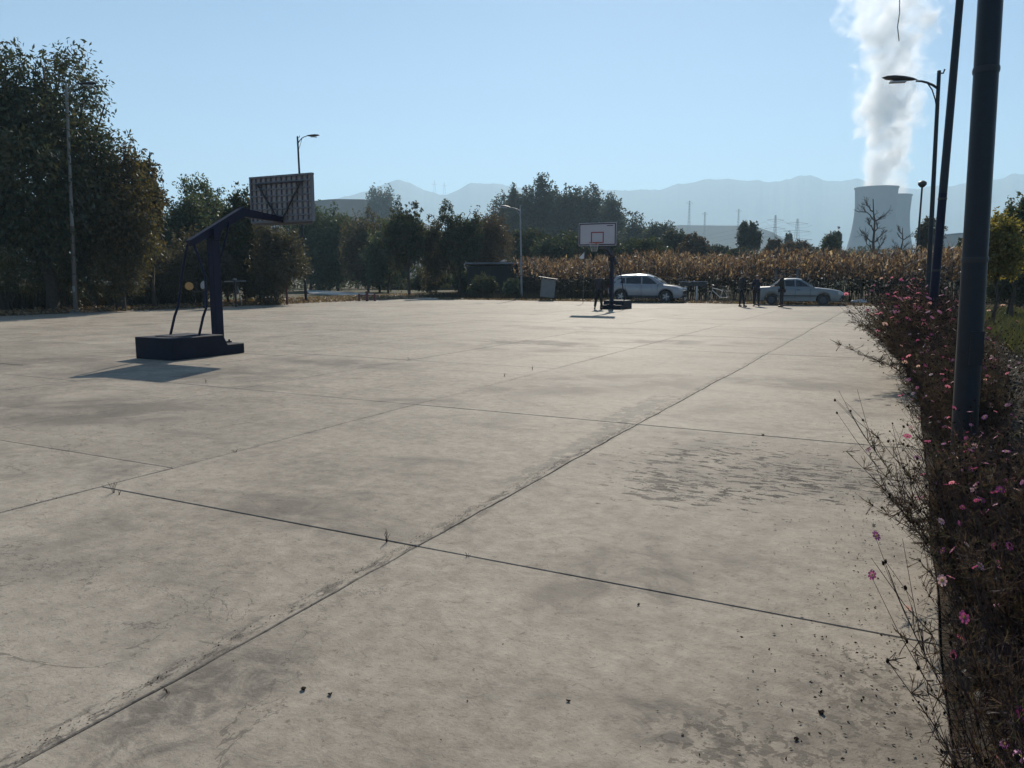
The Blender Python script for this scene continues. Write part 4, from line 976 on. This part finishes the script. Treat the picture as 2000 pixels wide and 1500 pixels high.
    def pane(nm, xa, xb, lift):
        za, zb2 = f(roof, xa), f(roof, xb); ya = yside(xa, za)*.84; yb = yside(xb, zb2)*.84; d = Vector((xb-xa, 0, zb2-za)).normalized(); nn = Vector((-d.z, 0, d.x)); nn = nn if nn.z > 0 else -nn
        pts = [Vector((xa, -ya, za)), Vector((xb, -yb, zb2)), Vector((xb, yb, zb2)), Vector((xa, ya, za))]
        m = MB(); m.add([p+nn*.045+Vector((0, 0, 0)) for p in pts]+[p+nn*.0 for p in pts], [(0, 1, 2, 3), (7, 6, 5, 4), (0, 4, 5, 1), (1, 5, 6, 2), (2, 6, 7, 3), (3, 7, 4, 0)]); m.build(nm, M['glass'], root)
    if suv: pane('windshield', .47, 1.05, 0); pane('rear_window', -1.98, -1.83, 0)
    else: pane('windshield', .17, .78, 0); pane('rear_window', -1.36, -.98, 0)
    for xc in (xr, xf):
        for s in (-1, 1):
            wh = link('wheel', None, root) if False else None
            Mx = Matrix.Rotation(R(90), 3, 'X'); y = s*(hwid-.13)
            m = MB(); m.lathe([(wr*.62, -.09), (wr*.95, -.10), (wr, -.06), (wr, .06), (wr*.95, .10), (wr*.62, .09), (wr*.62, -.09)], (xc, y, wr), 28, Mx); wh = m.build('wheel', M['black'], root, smooth=True)
            m = MB(); m.lathe([(0, -.05), (.06, -.055), (wr*.5, -.035), (wr*.64, -.075), (wr*.64, .075), (wr*.5, .035), (.06, .055), (0, .05)], (xc, y, wr), 28, Mx); m.build('rim', M['rimdark'], wh, smooth=True)
            m = MB()
            for k in range(5 if suv else 8):
                a = 2*math.pi*k/(5 if suv else 8); m.box((xc+math.cos(a)*wr*.33, y+s*.06, wr+math.sin(a)*wr*.33), (wr*.55, .02, .055 if suv else .03), ry=-a)
            m.build('spokes', M['rim'] if suv else M['rimdark'], wh)
            if suv:
                m = MB(); pts = [(xc+(arch+.015)*math.cos(q), s*(hwid*.985), wr+(arch+.015)*math.sin(q)*.98) for q in np.linspace(R(-8), R(188), 16)]; m.tube(pts, .028, 5); m.build('arch_trim', M['clad'], root)
    for s in (-1, 1):
        m = MB(); m.box(((xr+xf)/2, s*hwid*.955, f(z0, 0)+.07), (xf-xr-2*arch-.02, .06, .16)); m.build('sill_trim', M['clad'] if suv else paint, root, bevel=.01)
        m = MB(); m.box((.83 if suv else .66, s*(hwid+.06), 1.12 if suv else 1.0), (.14, .16, .13), taper=.8); m.build('mirror', paint, root, bevel=.02)
        for x in ((-1.15, -.18, .78) if suv else (-1.0, -.14, .62)):
            m = MB(); m.box((x, s*(w_at(x)*.994), .72 if suv else .62), (.014, .014, .62 if suv else .5)); m.build('door_seam', M['clad'], root)
        for x in ((-.95, .02) if suv else (-.8, .02)): MB().box((x, s*(hwid+.005), .93 if suv else .82), (.17, .035, .03)).build('door_handle', paint if suv else M['clad'], root)
        m = MB(); m.box((L/2-.17, s*hwid*.70, .76 if suv else .64), (.30, .34, .15 if suv else .14), rz=s*R(-18)); m.build('headlight', M['lampg'], root, bevel=.02)
        m = MB(); m.box((-L/2+.12, s*hwid*.76, .93 if suv else .72), (.22, .26, .16), rz=s*R(10)); m.build('tail_light', M['tail'], root, bevel=.02)
    if suv:
        for s in (-1, 1): MB().tube([(-1.5, s*.62, 1.62), (-1.35, s*.62, 1.70), (-.1, s*.62, 1.72), (.15, s*.62, 1.64)], .016, 6).build('roof_rail', M['grey'], root)
        MB().box((-2.0, 0, 1.53), (.36, 1.1, .04), ry=R(-8)).build('rear_spoiler', paint, root, bevel=.01)
        MB().box((L/2-.02, 0, .60), (.10, 1.05, .22)).build('grille', M['dark'], root, bevel=.02); MB().box((L/2-.06, 0, .36), (.16, 1.45, .14)).build('bumper', M['clad'], root, bevel=.03)
        MB().box((-L/2+.07, 0, .42), (.18, 1.5, .2)).build('bumper', M['clad'], root, bevel=.03)
    else:
        MB().box((L/2-.0, 0, .44), (.16, 1.6, .16)).build('bumper', M['clad'], root, bevel=.03); MB().box((-L/2+.02, 0, .46), (.16, 1.6, .16)).build('bumper', M['clad'], root, bevel=.03)
        MB().box((L/2-.03, 0, .62), (.08, 1.0, .12)).build('grille', M['dark'], root)
        for s in (-1, 1): MB().box((0, s*(hwid+.004), .5), (1.9, .02, .05)).build('side_moulding', M['clad'], root)
        MB().tube([(.72, -.6, .98), (.66, -.62, 1.15)], .01, 5).build('aerial', M['clad'], root)
    return root
X, Y = G(1268, 590.5); car('white suv with dark windows parked at the far edge beside the far hoop', 'suv', X, Y+.75, -A+R(5))
X, Y = G(1564, 596); car('old pale boxy saloon parked right of the standing men', 'saloon', X+.05, Y+.7, -A+R(8))

# ------------------------------------------------------------------ bicycle
def bicycle(label, X, Y, rz):
    root = thing('bicycle', label, 'bicycle', (X, Y, 0), rz); Mx = Matrix.Rotation(R(90), 3, 'X')
    for x in (-.52, .52):
        wv = MB(); wv.tube([(x+.33*math.cos(a), 0, .34+.33*math.sin(a)) for a in [2*math.pi*i/24 for i in range(25)]], .016, 6, cap=False); wo = wv.build('wheel', M['black'], root)
        sp_ = MB()
        for i in range(10): a = 2*math.pi*i/10; sp_.tube([(x, 0, .34), (x+.32*math.cos(a), 0, .34+.32*math.sin(a))], .0025, 3)
        sp_.build('spokes', M['grey'], wo)
    m = MB(); BB = (-.08, 0, .32); ST = (-.22, 0, .82); HT = (.36, 0, .86); HB = (.38, 0, .74); RA = (-.52, 0, .34)
    for a, b, r in ((BB, ST, .018), (BB, HB, .022), ((-.2, 0, .72), HT, .018), (BB, RA, .013), (RA, ST, .011)): m.tube([a, b], r, 6)
    m.build('frame', M['white'], root)
    m = MB(); m.tube([(.36, 0, .92), HB, (.52, 0, .34)], .015, 6); m.build('fork', M['white'], root)
    m = MB(); m.tube([(.36, 0, .92), (.36, 0, 1.04)], .013, 6); m.tube([(.24, -.27, 1.02), (.36, -.1, 1.05), (.36, .1, 1.05), (.24, .27, 1.02)], .012, 6); m.build('handlebar', M['grey'], root)
    m = MB(); m.box((-.24, 0, .93), (.26, .13, .06), taper=.7); m.tube([ST, (-.235, 0, .9)], .013, 6); m.build('saddle', M['dark'], root, bevel=.015)
    m = MB(); m.box((-.5, 0, .74), (.38, .13, .02)); m.tube([(-.6, 0, .73), RA], .007, 4); m.build('rear_rack', M['grey'], root)
X, Y = G(1408, 592.5); bicycle('pale framed bicycle standing between the low barrier and the men', X, Y+.5, -A+R(180))

# ------------------------------------------------------------------ people
def skinned(name, mat, V, E, rad, parent, root_i=0, sub=1):
    me = bpy.data.meshes.new(name); me.from_pydata(V, E, []); me.materials.append(mat); o = link(name, me, parent)
    o.modifiers.new('skin', 'SKIN'); sv = me.skin_vertices
    if not sv: return o
    for i, r in enumerate(rad): sv[0].data[i].radius = (r, r) if not isinstance(r, tuple) else r; sv[0].data[i].use_root = (i == root_i)
    md = o.modifiers.new('sub', 'SUBSURF'); md.levels = sub; md.render_levels = sub; return o
def ensure_skin(o): pass
def person(label, X, Y, rz, coat, armL, armR, legs, h=1.70, look=0.0, cap=False, tr='trou', stoop=0.0):
    # local +y is the way the figure faces; arms: (elbow, wrist) offsets from the shoulder
    root = thing('person', label, 'person', (X, Y, 0), rz); k = h/1.70
    def sk(nm, mat, V, E, rad, par=root, ri=0, sub=1):
        V = [(v[0]*k, (v[1]+stoop*max(0, v[2]-.95))*k, v[2]*k) for v in V]; rad = [(r*k, r*k) if not isinstance(r, tuple) else (r[0]*k, r[1]*k) for r in rad]
        bm = bmesh.new(); L = bm.verts.layers.skin.verify(); vs = [bm.verts.new(v) for v in V]
        for a, b in E: bm.edges.new((vs[a], vs[b]))
        for i, v in enumerate(vs): v[L].radius = rad[i]; v[L].use_root = (i == ri)
        me = bpy.data.meshes.new(nm); bm.to_mesh(me); bm.free(); me.materials.append(mat)
        o = link(nm, me, par); s = o.modifiers.new('skin', 'SKIN'); s.use_smooth_shade = True; md = o.modifiers.new('sub', 'SUBSURF'); md.levels = sub; md.render_levels = sub
        return o
    sh = {}; V = [(0, 0, .94), (0, 0, 1.12), (0, .01, 1.30), (0, 0, 1.42), (0, .005, 1.47), (0, .015, 1.545), (0, .02, 1.60), (0, .015, 1.66)]
    E = [(0, 1), (1, 2), (2, 3), (3, 4), (4, 5), (5, 6), (6, 7)]; rad = [(.15, .10), (.13, .095), (.15, .10), (.07, .07), (.052, .055), (.068, .085), (.076, .092), (.055, .065)]
    hands = []
    for s, arm in ((-1, armL), (1, armR)):
        S_ = (s*.17, 0, 1.39); e = (S_[0]+arm[0][0], S_[1]+arm[0][1], S_[2]+arm[0][2]); w_ = (e[0]+arm[1][0], e[1]+arm[1][1], e[2]+arm[1][2])
        d = Vector(w_)-Vector(e); d.normalize(); pm = tuple(Vector(w_)+d*.07); b0 = len(V)
        V += [S_, e, w_, pm]; E += [(2, b0), (b0, b0+1), (b0+1, b0+2), (b0+2, b0+3)]; rad += [.052, .040, .027, (.040, .018)]
        side = d.cross(Vector((0, 0, 1))) if abs(d.z) < .9 else Vector((0, 1, 0)); side.normalize()
        curl = Vector((-s*.25, .25, 0))
        for f_, (o_, l) in enumerate(((-.030, .062), (-.010, .075), (.010, .07), (.030, .055))):
            p0 = Vector(pm)+side*o_+d*.012; p1_ = p0+d*l*.55+curl*.02; p2_ = p1_+d*l*.4+curl*.06; i0 = len(V)
            V += [tuple(p0), tuple(p1_), tuple(p2_)]; E += [(b0+3, i0), (i0, i0+1), (i0+1, i0+2)]; rad += [.009, .0085, .007]
        th = Vector(w_)+side*.035+d*.03; i0 = len(V); V += [tuple(th), tuple(th+side*.02+d*.04)]; E += [(b0+2, i0), (i0, i0+1)]; rad += [.011, .009]
        sh[s] = (S_, e, w_)
    lg = {}
    for s, (kn, an) in zip((-1, 1), legs):
        hp = (s*.09, 0, .90); b0 = len(V); toe = (an[0]+s*.03, an[1]+.13, .03)
        V += [hp, kn, an, toe]; E += [(0, b0), (b0, b0+1), (b0+1, b0+2), (b0+2, b0+3)]; rad += [.085, .055, .038, (.04, .025)]; lg[s] = (hp, kn, an, toe)
    sk('body', M['skin'], V, E, rad)
    # coat with sleeves, trousers, shoes, hair
    V = [(0, 0, .80), (0, 0, .98), (0, .005, 1.15), (0, .01, 1.30), (0, .0, 1.425)]; E = [(0, 1), (1, 2), (2, 3), (3, 4)]; rad = [(.185, .14), (.18, .135), (.165, .13), (.18, .125), (.10, .085)]
    for s in (-1, 1):
        S_, e, w_ = sh[s]; b0 = len(V); wv = tuple(Vector(e).lerp(Vector(w_), .94)); V += [S_, e, wv]; E += [(3, b0), (b0, b0+1), (b0+1, b0+2)]; rad += [.078, .062, .048]
    sk('coat', M[coat], V, E, rad)
    V = [(0, 0, .92)]; E = []; rad = [(.165, .12)]
    for s in (-1, 1):
        hp, kn, an, toe = lg[s]; b0 = len(V); V += [(hp[0], hp[1], .84), kn, (an[0], an[1], .10)]; E += [(0, b0), (b0, b0+1), (b0+1, b0+2)]; rad += [.105, .078, .062]
    sk('trousers', M[tr], V, E, rad)
    for s in (-1, 1):
        hp, kn, an, toe = lg[s]; sk('shoe', M['shoe'], [(an[0], an[1]-.07, .045), (an[0], an[1], .055), (toe[0], toe[1]-.03, .042), (toe[0], toe[1]+.03, .034)], [(0, 1), (1, 2), (2, 3)], [.042, .048, .045, .032])
    sk('hair', M['hair'], [(0, -.02, 1.56), (0, -.008, 1.62), (0, .0, 1.675)], [(0, 1), (1, 2)], [(.07, .075), (.086, .096), (.068, .078)])
    if cap: sk('cap', M['jk2'], [(0, .0, 1.64), (0, 0, 1.69)], [(0, 1)], [(.098, .108), (.075, .08)])
    hd = MB(); y = .105+.02; so_ = stoop*.65
    for s in (-1, 1): hd.box((s*.03*k, (y-.006+so_)*k, 1.60*k), (.022, .01, .010)); hd.box((s*.082*k, (.015+so_)*k, 1.59*k), (.018, .04, .06))
    hd.box((0, (y+.008+so_)*k, 1.575*k), (.022, .03, .04), taper=.6); hd.box((0, (y-.006+so_)*k, 1.538*k), (.045, .01, .010))
    hd.build('face', M['skin'], root)
    return root
down = ((.06, .02, -.29), (.01, .05, -.25))
def dn(s, f=.0, b=.05): return ((s*.06, f, -.29), (s*.0, b, -.25))
std = (((-.10, .01, .49), (-.11, -.01, .08)), ((.10, .01, .49), (.12, -.02, .08)))
apart = (((-.13, .02, .49), (-.18, .0, .08)), ((.11, .02, .49), (.14, .06, .08)))
X, Y = G(1448, 599.5); person('man in black coat standing left, one arm bent, nearest the bicycle', X, Y, R(-75), 'jk1', dn(-1), ((.08, .05, -.28), (-.02, .20, .05)), apart, 1.72)
X, Y = G(1477, 598.5); person('slighter person in dark clothes between the two men, hand raised to the chin', X, Y, R(160), 'jk3', ((-.05, .06, -.27), (.04, .16, .20)), dn(1), std, 1.62)
X, Y = G(1526, 600); person('man in dark coat and cap leaning one arm toward the old saloon', X, Y, R(60), 'jk1', ((-.16, .10, -.22), (-.10, .20, -.10)), ((.05, .10, -.27), (.02, .22, -.06)), std, 1.70, cap=True, stoop=.08)
X, Y = G(1169, 604.5); person('person in dark clothes standing alone beside the far hoop post', X, Y, R(-20), 'jk2', ((-.05, .04, -.28), (-.02, .14, .16)), dn(1), apart, 1.68)

# ------------------------------------------------------------------ cosmos flowers along the right edge
def cosmos(seed, near):
    r = np.random.default_rng(seed); H = r.uniform(.85, 1.15); stems = MB(); tips = []; feats = []; n = 14 if near else 16
    ns = 4
    for i in range(n):
        a = r.uniform(0, 6.28); sp_ = r.uniform(.12, .75); h = H*r.uniform(.65, 1.05); dx = -abs(math.cos(a))*sp_*1.0 if r.random() < .62 else math.cos(a)*sp_*.5; dy = math.sin(a)*sp_*.7
        p0 = Vector((r.normal()*.05, r.normal()*.07, -.02)); pts = []
        for k in range(ns+1):
            t = k/ns; pts.append(p0+Vector((dx*t**1.4, dy*t**1.4, h*(t-.12*t*t*sp_)))+Vector(r.normal(size=3))*.012*(k > 0))
        stems.tube(pts, [.0042, .0036, .003, .0024, .0016], 3, cap=False); tips.append(pts[-1])
        for b in range(5 if near else 4):
            k = r.integers(1, ns); s = pts[k].lerp(pts[k+1], r.random()); d = (pts[k+1]-pts[k]).normalized()+Vector(r.normal(size=3))*.38; d.normalize(); L = r.uniform(.18, .42)
            q = [s, s+d*L*.5+Vector((0, 0, .015)), s+d*L+Vector((0, 0, .06))]; stems.tube(q, [.0024, .0018, .0012], 3, cap=False); tips.append(q[-1])
            if r.random() < .6:
                d2 = (d+Vector(r.normal(size=3))*.5).normalized(); q2 = [q[1], q[1]+d2*L*.45+Vector((0, 0, .03))]; stems.tube(q2, [.0016, .0011], 3, cap=False); tips.append(q2[-1])
            feats.append((s, d))
        for k in range(1, ns+1): feats.append((pts[k], Vector((0, 0, 1)))); feats.append((pts[k-1].lerp(pts[k], .5), Vector((0, 0, 1))))
    # thread-like leaves
    Q = []
    for p, d in feats:
        for _ in range(12 if p.z < H*.7 else 5):
            e = Vector(r.normal(size=3)); e.normalize(); e = (e+Vector((0, 0, .4))).normalized(); L = r.uniform(.04, .11); s = e.cross(Vector(r.normal(size=3))).normalized()*.0026
            b = p+e*L; Q.append([p-s, p+s, b+s*.6, b-s*.6])
            for _ in range(2): e2 = (e+Vector(r.normal(size=3))*.6).normalized(); c = p+e*L*r.uniform(.3, .8); b2 = c+e2*L*.45; Q.append([c-s, c+s, b2+s*.5, b2-s*.5])
    Q = np.array([[list(v) for v in q] for q in Q]); return stems.mesh('stems', M['stem']), quads('feathery_leaves', Q, M['feather']), tips
def seedhead_mesh(r):
    m = MB(); m.lathe([(0, -.010), (.0055, -.006), (.0065, .0), (.0045, .006), (0, .008)], n=6)
    for i in range(16):
        a = r.uniform(0, 6.28); e = r.uniform(-.3, 1.4); d = Vector((math.cos(a)*math.cos(e), math.sin(a)*math.cos(e), math.sin(e))); s = d.cross(Vector((.3, .5, .8))).normalized()*.0016
        m.add([d*.004-s, d*.004+s, d*r.uniform(.010, .019)], [(0, 1, 2)])
    return m
rs = np.random.default_rng(21)
seedM = [seedhead_mesh(rs).mesh('seed_head', M['seed']) for _ in range(3)]
def flower_mesh(mat, r0=.032):
    m = MB(); n = 8
    for i in range(n):
        a = 2*math.pi*i/n; c, s = math.cos(a), math.sin(a); t = (-s, c)
        def P(rr, k, z): return (c*rr+t[0]*k, s*rr+t[1]*k, z)
        m.add([P(.006, 0, 0), P(r0*.6, -.0085, .006), P(r0, -.0075, .004), P(r0*1.06, 0, .002), P(r0, .0075, .004), P(r0*.6, .0085, .006)], [(0, 1, 2, 3, 4, 5)])
    m.mi = 1; m.lathe([(.008, -.002), (.0075, .006), (0, .008)], n=7); return m.mesh('flower', [M[mat], M['yellowc']])
flM = [flower_mesh('pink'), flower_mesh('magenta'), flower_mesh('palepink')]
protos = [cosmos(50+i, True) for i in range(7)]
seedfar = {}
def seeds_joined(pi):
    if pi in seedfar: return seedfar[pi]
    r = np.random.default_rng(pi+5); m = MB()
    for p in protos[pi][2]:
        a = [p+Vector(d)*.009 for d in ((1, 0, 0), (-1, 0, 0), (0, 1, 0), (0, -1, 0), (0, 0, 1), (0, 0, -1))]
        m.add(a, [(0, 2, 4), (2, 1, 4), (1, 3, 4), (3, 0, 4), (2, 0, 5), (1, 2, 5), (3, 1, 5), (0, 3, 5)])
    seedfar[pi] = m.mesh('seed_heads', M['seed']); return seedfar[pi]
def plant(pi, u, w, rz, sc, label, near, nf, group='cosmos plants along the right edge'):
    st, fe, tips = protos[pi]; X, Y = W(u, w)
    root = thing('cosmos_plant', label, 'flower', (X, Y, 0), rz, group); root.scale = (sc*(1.35 if 11 < u < 16.2 and w < .8 else .72 if u < 3.6 else 1), sc, sc)
    link('stems', st, root); o = link('feathery_leaves', fe, root); o['kind'] = 'stuff'
    idx = list(range(len(tips))); random.shuffle(idx); fl = idx[:nf]; sd_ = idx[nf:]
    if near:
        for i in sd_[:46]: link('seed_head', seedM[i % 3], root, loc=tips[i], rot=(random.uniform(-.6, .6), random.uniform(-.9, .3), 0), sc=[random.uniform(.8, 1.35)]*3)
    else: o = link('seed_heads', seeds_joined(pi), root); o['kind'] = 'stuff'
    for i in fl: link('flower', random.choice((flM[0], flM[1], flM[1], flM[0], flM[2])), root, loc=tips[i]+Vector((0, 0, .01)), rot=(random.uniform(-.9, .9), random.uniform(-.9, .9), random.uniform(0, 3)), sc=[random.uniform(.55, .9)]*3)
k = 0
# (u, w, number of plants, spread, height scale)
rows = []
u = 1.35
while u < 26:
    dens = 1.0
    for j, w in enumerate((.40, .68, 1.0, 1.35)):
        if u > 2.6 and j == 3: continue
        if j == 2 and u > 3.6: continue
        # the gap by the near pole, the bulging clumps further off
        if 7.6 < u < 9.6 and j == 0: continue
        rows.append((u+random.uniform(-.14, .14), w+random.uniform(-.1, .1)-(.16 if 11.5 < u < 16.8 and j == 0 else 0)))
    u += .20 if u < 4 else .30 if u < 5 else .40 if u < 12 else .55
for (u, w) in rows:
    near = u < 4.2
    if u < 2.5: w += .05; sc_ = .8
    sc = random.uniform(.54, .72) if u < 7 else random.uniform(.72, .9)
    if 4.5 < u < 6.7: sc *= .72
    if 10.8 < u < 17: sc = random.uniform(.95, 1.15)
    if u > 17: sc = random.uniform(.95, 1.2)
    if w > 1.2: sc *= .9
    lean = -A+random.uniform(-.5, .5) if w < .9 else random.uniform(0, 6.28)
    lab, grp = (('brown cosmos with black seed heads leaning over the concrete in the bottom right corner', 'cosmos plants in the bottom right corner') if u < 2.9 else
                ('cosmos with dark seed heads and small pink flowers between the corner and the thick pole', 'cosmos plants before the thick pole') if u < 6.4 else
                ('low reddish cosmos growing just behind the thick near pole', 'cosmos plants behind the thick pole') if u < 11 else
                ('tall pinkish cosmos bulging over the court edge in front of the slim poles', 'cosmos plants bulging over the court edge') if u < 17.5 else
                ('far cosmos plant growing around the feet of the slim street lamps', 'cosmos plants at the far end of the bed'))
    plant(k % 7, u, w, lean, sc, lab, near, random.choice((5, 6, 8, 9) if near else (8, 10, 12, 14)), grp)
    k += 1
print('plants', k)

# ------------------------------------------------------------------ weeds in the joints, litter on the court
def weed(px, py, h, label, seed, spread=.5):
    r = np.random.default_rng(seed); X, Y = G(px, py); t = thing('weed', label, 'weed', (X, Y, 0)); m = MB(); Q = []
    h *= .6
    for i in range(5):
        a = r.uniform(0, 6.28); e = Vector((math.cos(a)*spread*h*r.uniform(.2, 1), math.sin(a)*spread*h*r.uniform(.2, 1), h*r.uniform(.5, 1))); pts = [Vector((0, 0, -.02)), e*.5+Vector((0, 0, h*.1)), e]
        m.tube(pts, [.0016, .0012, .0008], 4, cap=False)
        for j in range(4): p = pts[1].lerp(pts[2], r.random()); d = Vector(r.normal(size=3)).normalized()*h*.14; s = d.cross(Vector((0, 0, 1))).normalized()*h*.03; Q.append([p, p+d*.5+s, p+d, p+d*.5-s])
    m.build('stem', M['stem'], t); link('foliage', quads('foliage', np.array([[list(v) for v in q] for q in Q]), M['leafD']), t)
weed(222, 962, .13, 'small upright weed growing at the left end of the crosswise joint', 1)
weed(232, 966, .05, 'tiny low weed just right of the upright weed', 2, 1.2)
weed(755, 1058, .12, 'thin weed growing from the crosswise joint left of the crossing', 3, .3)
weed(913, 1087, .04, 'low dark tuft in the crosswise joint right of the crossing', 4, 1.4)
weed(330, 1352, .05, 'dark withered tuft on the long joint near the bottom left', 5, 1.4)
weed(800, 703, .09, 'dark tuft where two joints cross in the middle distance', 6, 1.6)
weed(460, 883, .05, 'dark tuft on the second long joint left of centre', 7, 1.4)
weed(402, 748, .12, 'spindly weed in the joint right of the near hoop shadow', 8, .4)
weed(1040, 722, .12, 'thin weed on the joint beyond the crossing', 9, .4)
weed(985, 735, .10, 'small weed on the second long joint', 10, .5)
def crumpled(px, py, s, label, seed, mat='seed'):
    s *= .72
    r = np.random.default_rng(seed); X, Y = G(px, py); m = MB(); n = 9
    vs = [(0, 0, s*.25)]+[(s*.5*r.uniform(.6, 1.1)*math.cos(2*math.pi*i/n), s*.5*r.uniform(.5, 1.1)*math.sin(2*math.pi*i/n), s*r.uniform(.02, .35)) for i in range(n)]
    m.add(vs, [(0, 1+i, 1+(i+1) % n) for i in range(n)]); vs2 = [(x*.8, y*.8, max(.001, z-.3*s)) for x, y, z in vs]; m.add(vs2, [(0, 1+(i+1) % n, 1+i) for i in range(n)])
    tag(m.build('dry_leaf', M[mat], None, loc=(X, Y, .002)), label, 'leaf')
crumpled(592, 1347, .035, 'round dark crumpled leaf lying alone near the bottom left centre', 1)
crumpled(645, 1357, .03, 'ragged dark leaf scrap just right of the round dark leaf', 2)
crumpled(1704, 1001, .03, 'upper one of two dark leaves near the flower bed', 3)
crumpled(1706, 1027, .035, 'lower one of two dark leaves near the flower bed', 4)
crumpled(1110, 1370, .025, 'small stick-like dark scrap right of the bottom centre', 5)
crumpled(1555, 1445, .028, 'dark leaf scrap near the bottom right corner of the court', 6)
crumpled(1247, 1182, .025, 'dark crumb lying just below the crosswise joint', 7)
crumpled(1490, 850, .06, 'flat dark leaf above the scaled patches', 8)
crumpled(1603, 1393, .035, 'dark leaf scrap left of the littered corner', 9)
def dens(u, w): return rng.random(len(u)) < np.clip(.10+.9*np.exp(-((w-.2)/.5)**2), 0, 1)*np.clip(1.6-u*.07, .15, 1)
scatter_leaves('court_crumbs', 1.0, 24, -9, .3, 3600, .010, 'seed', 'tiny dark leaf crumbs scattered over the concrete', (.001, .004), flat=.25, mask=dens)
scatter_leaves('bed_edge_litter', 1.2, 9, -.85, .35, 4200, .013, 'seed', 'small dark seed and leaf bits along the flower bed', (.001, .006), flat=.3, mask=lambda u, w: rng.random(len(u)) < np.clip((w+.8)/1.1, 0, 1)**1.6)
scatter_leaves('bed_litter', 1.2, 24, .25, 2.2, 9000, .05, 'cornlow', 'dead brown leaves under the flowers', (.0, .05), flat=.5)
def along(u, w): return np.abs(w+2.42) < .05*rng.random(len(u))**2+.010
scatter_leaves('joint_crumbs', 1.0, 12, -2.6, -2.2, 9000, .008, 'seed', 'dark crumbs caught in the broken long joint', (.0, .004), flat=.3, mask=along)
def along2(u, w): return np.abs(w+5.12) < .04*rng.random(len(u))**2+.008
scatter_leaves('joint_crumbs', 2.0, 20, -5.3, -4.95, 5000, .009, 'seed', 'dark crumbs caught in the second long joint', (.0, .004), flat=.3, mask=along2)
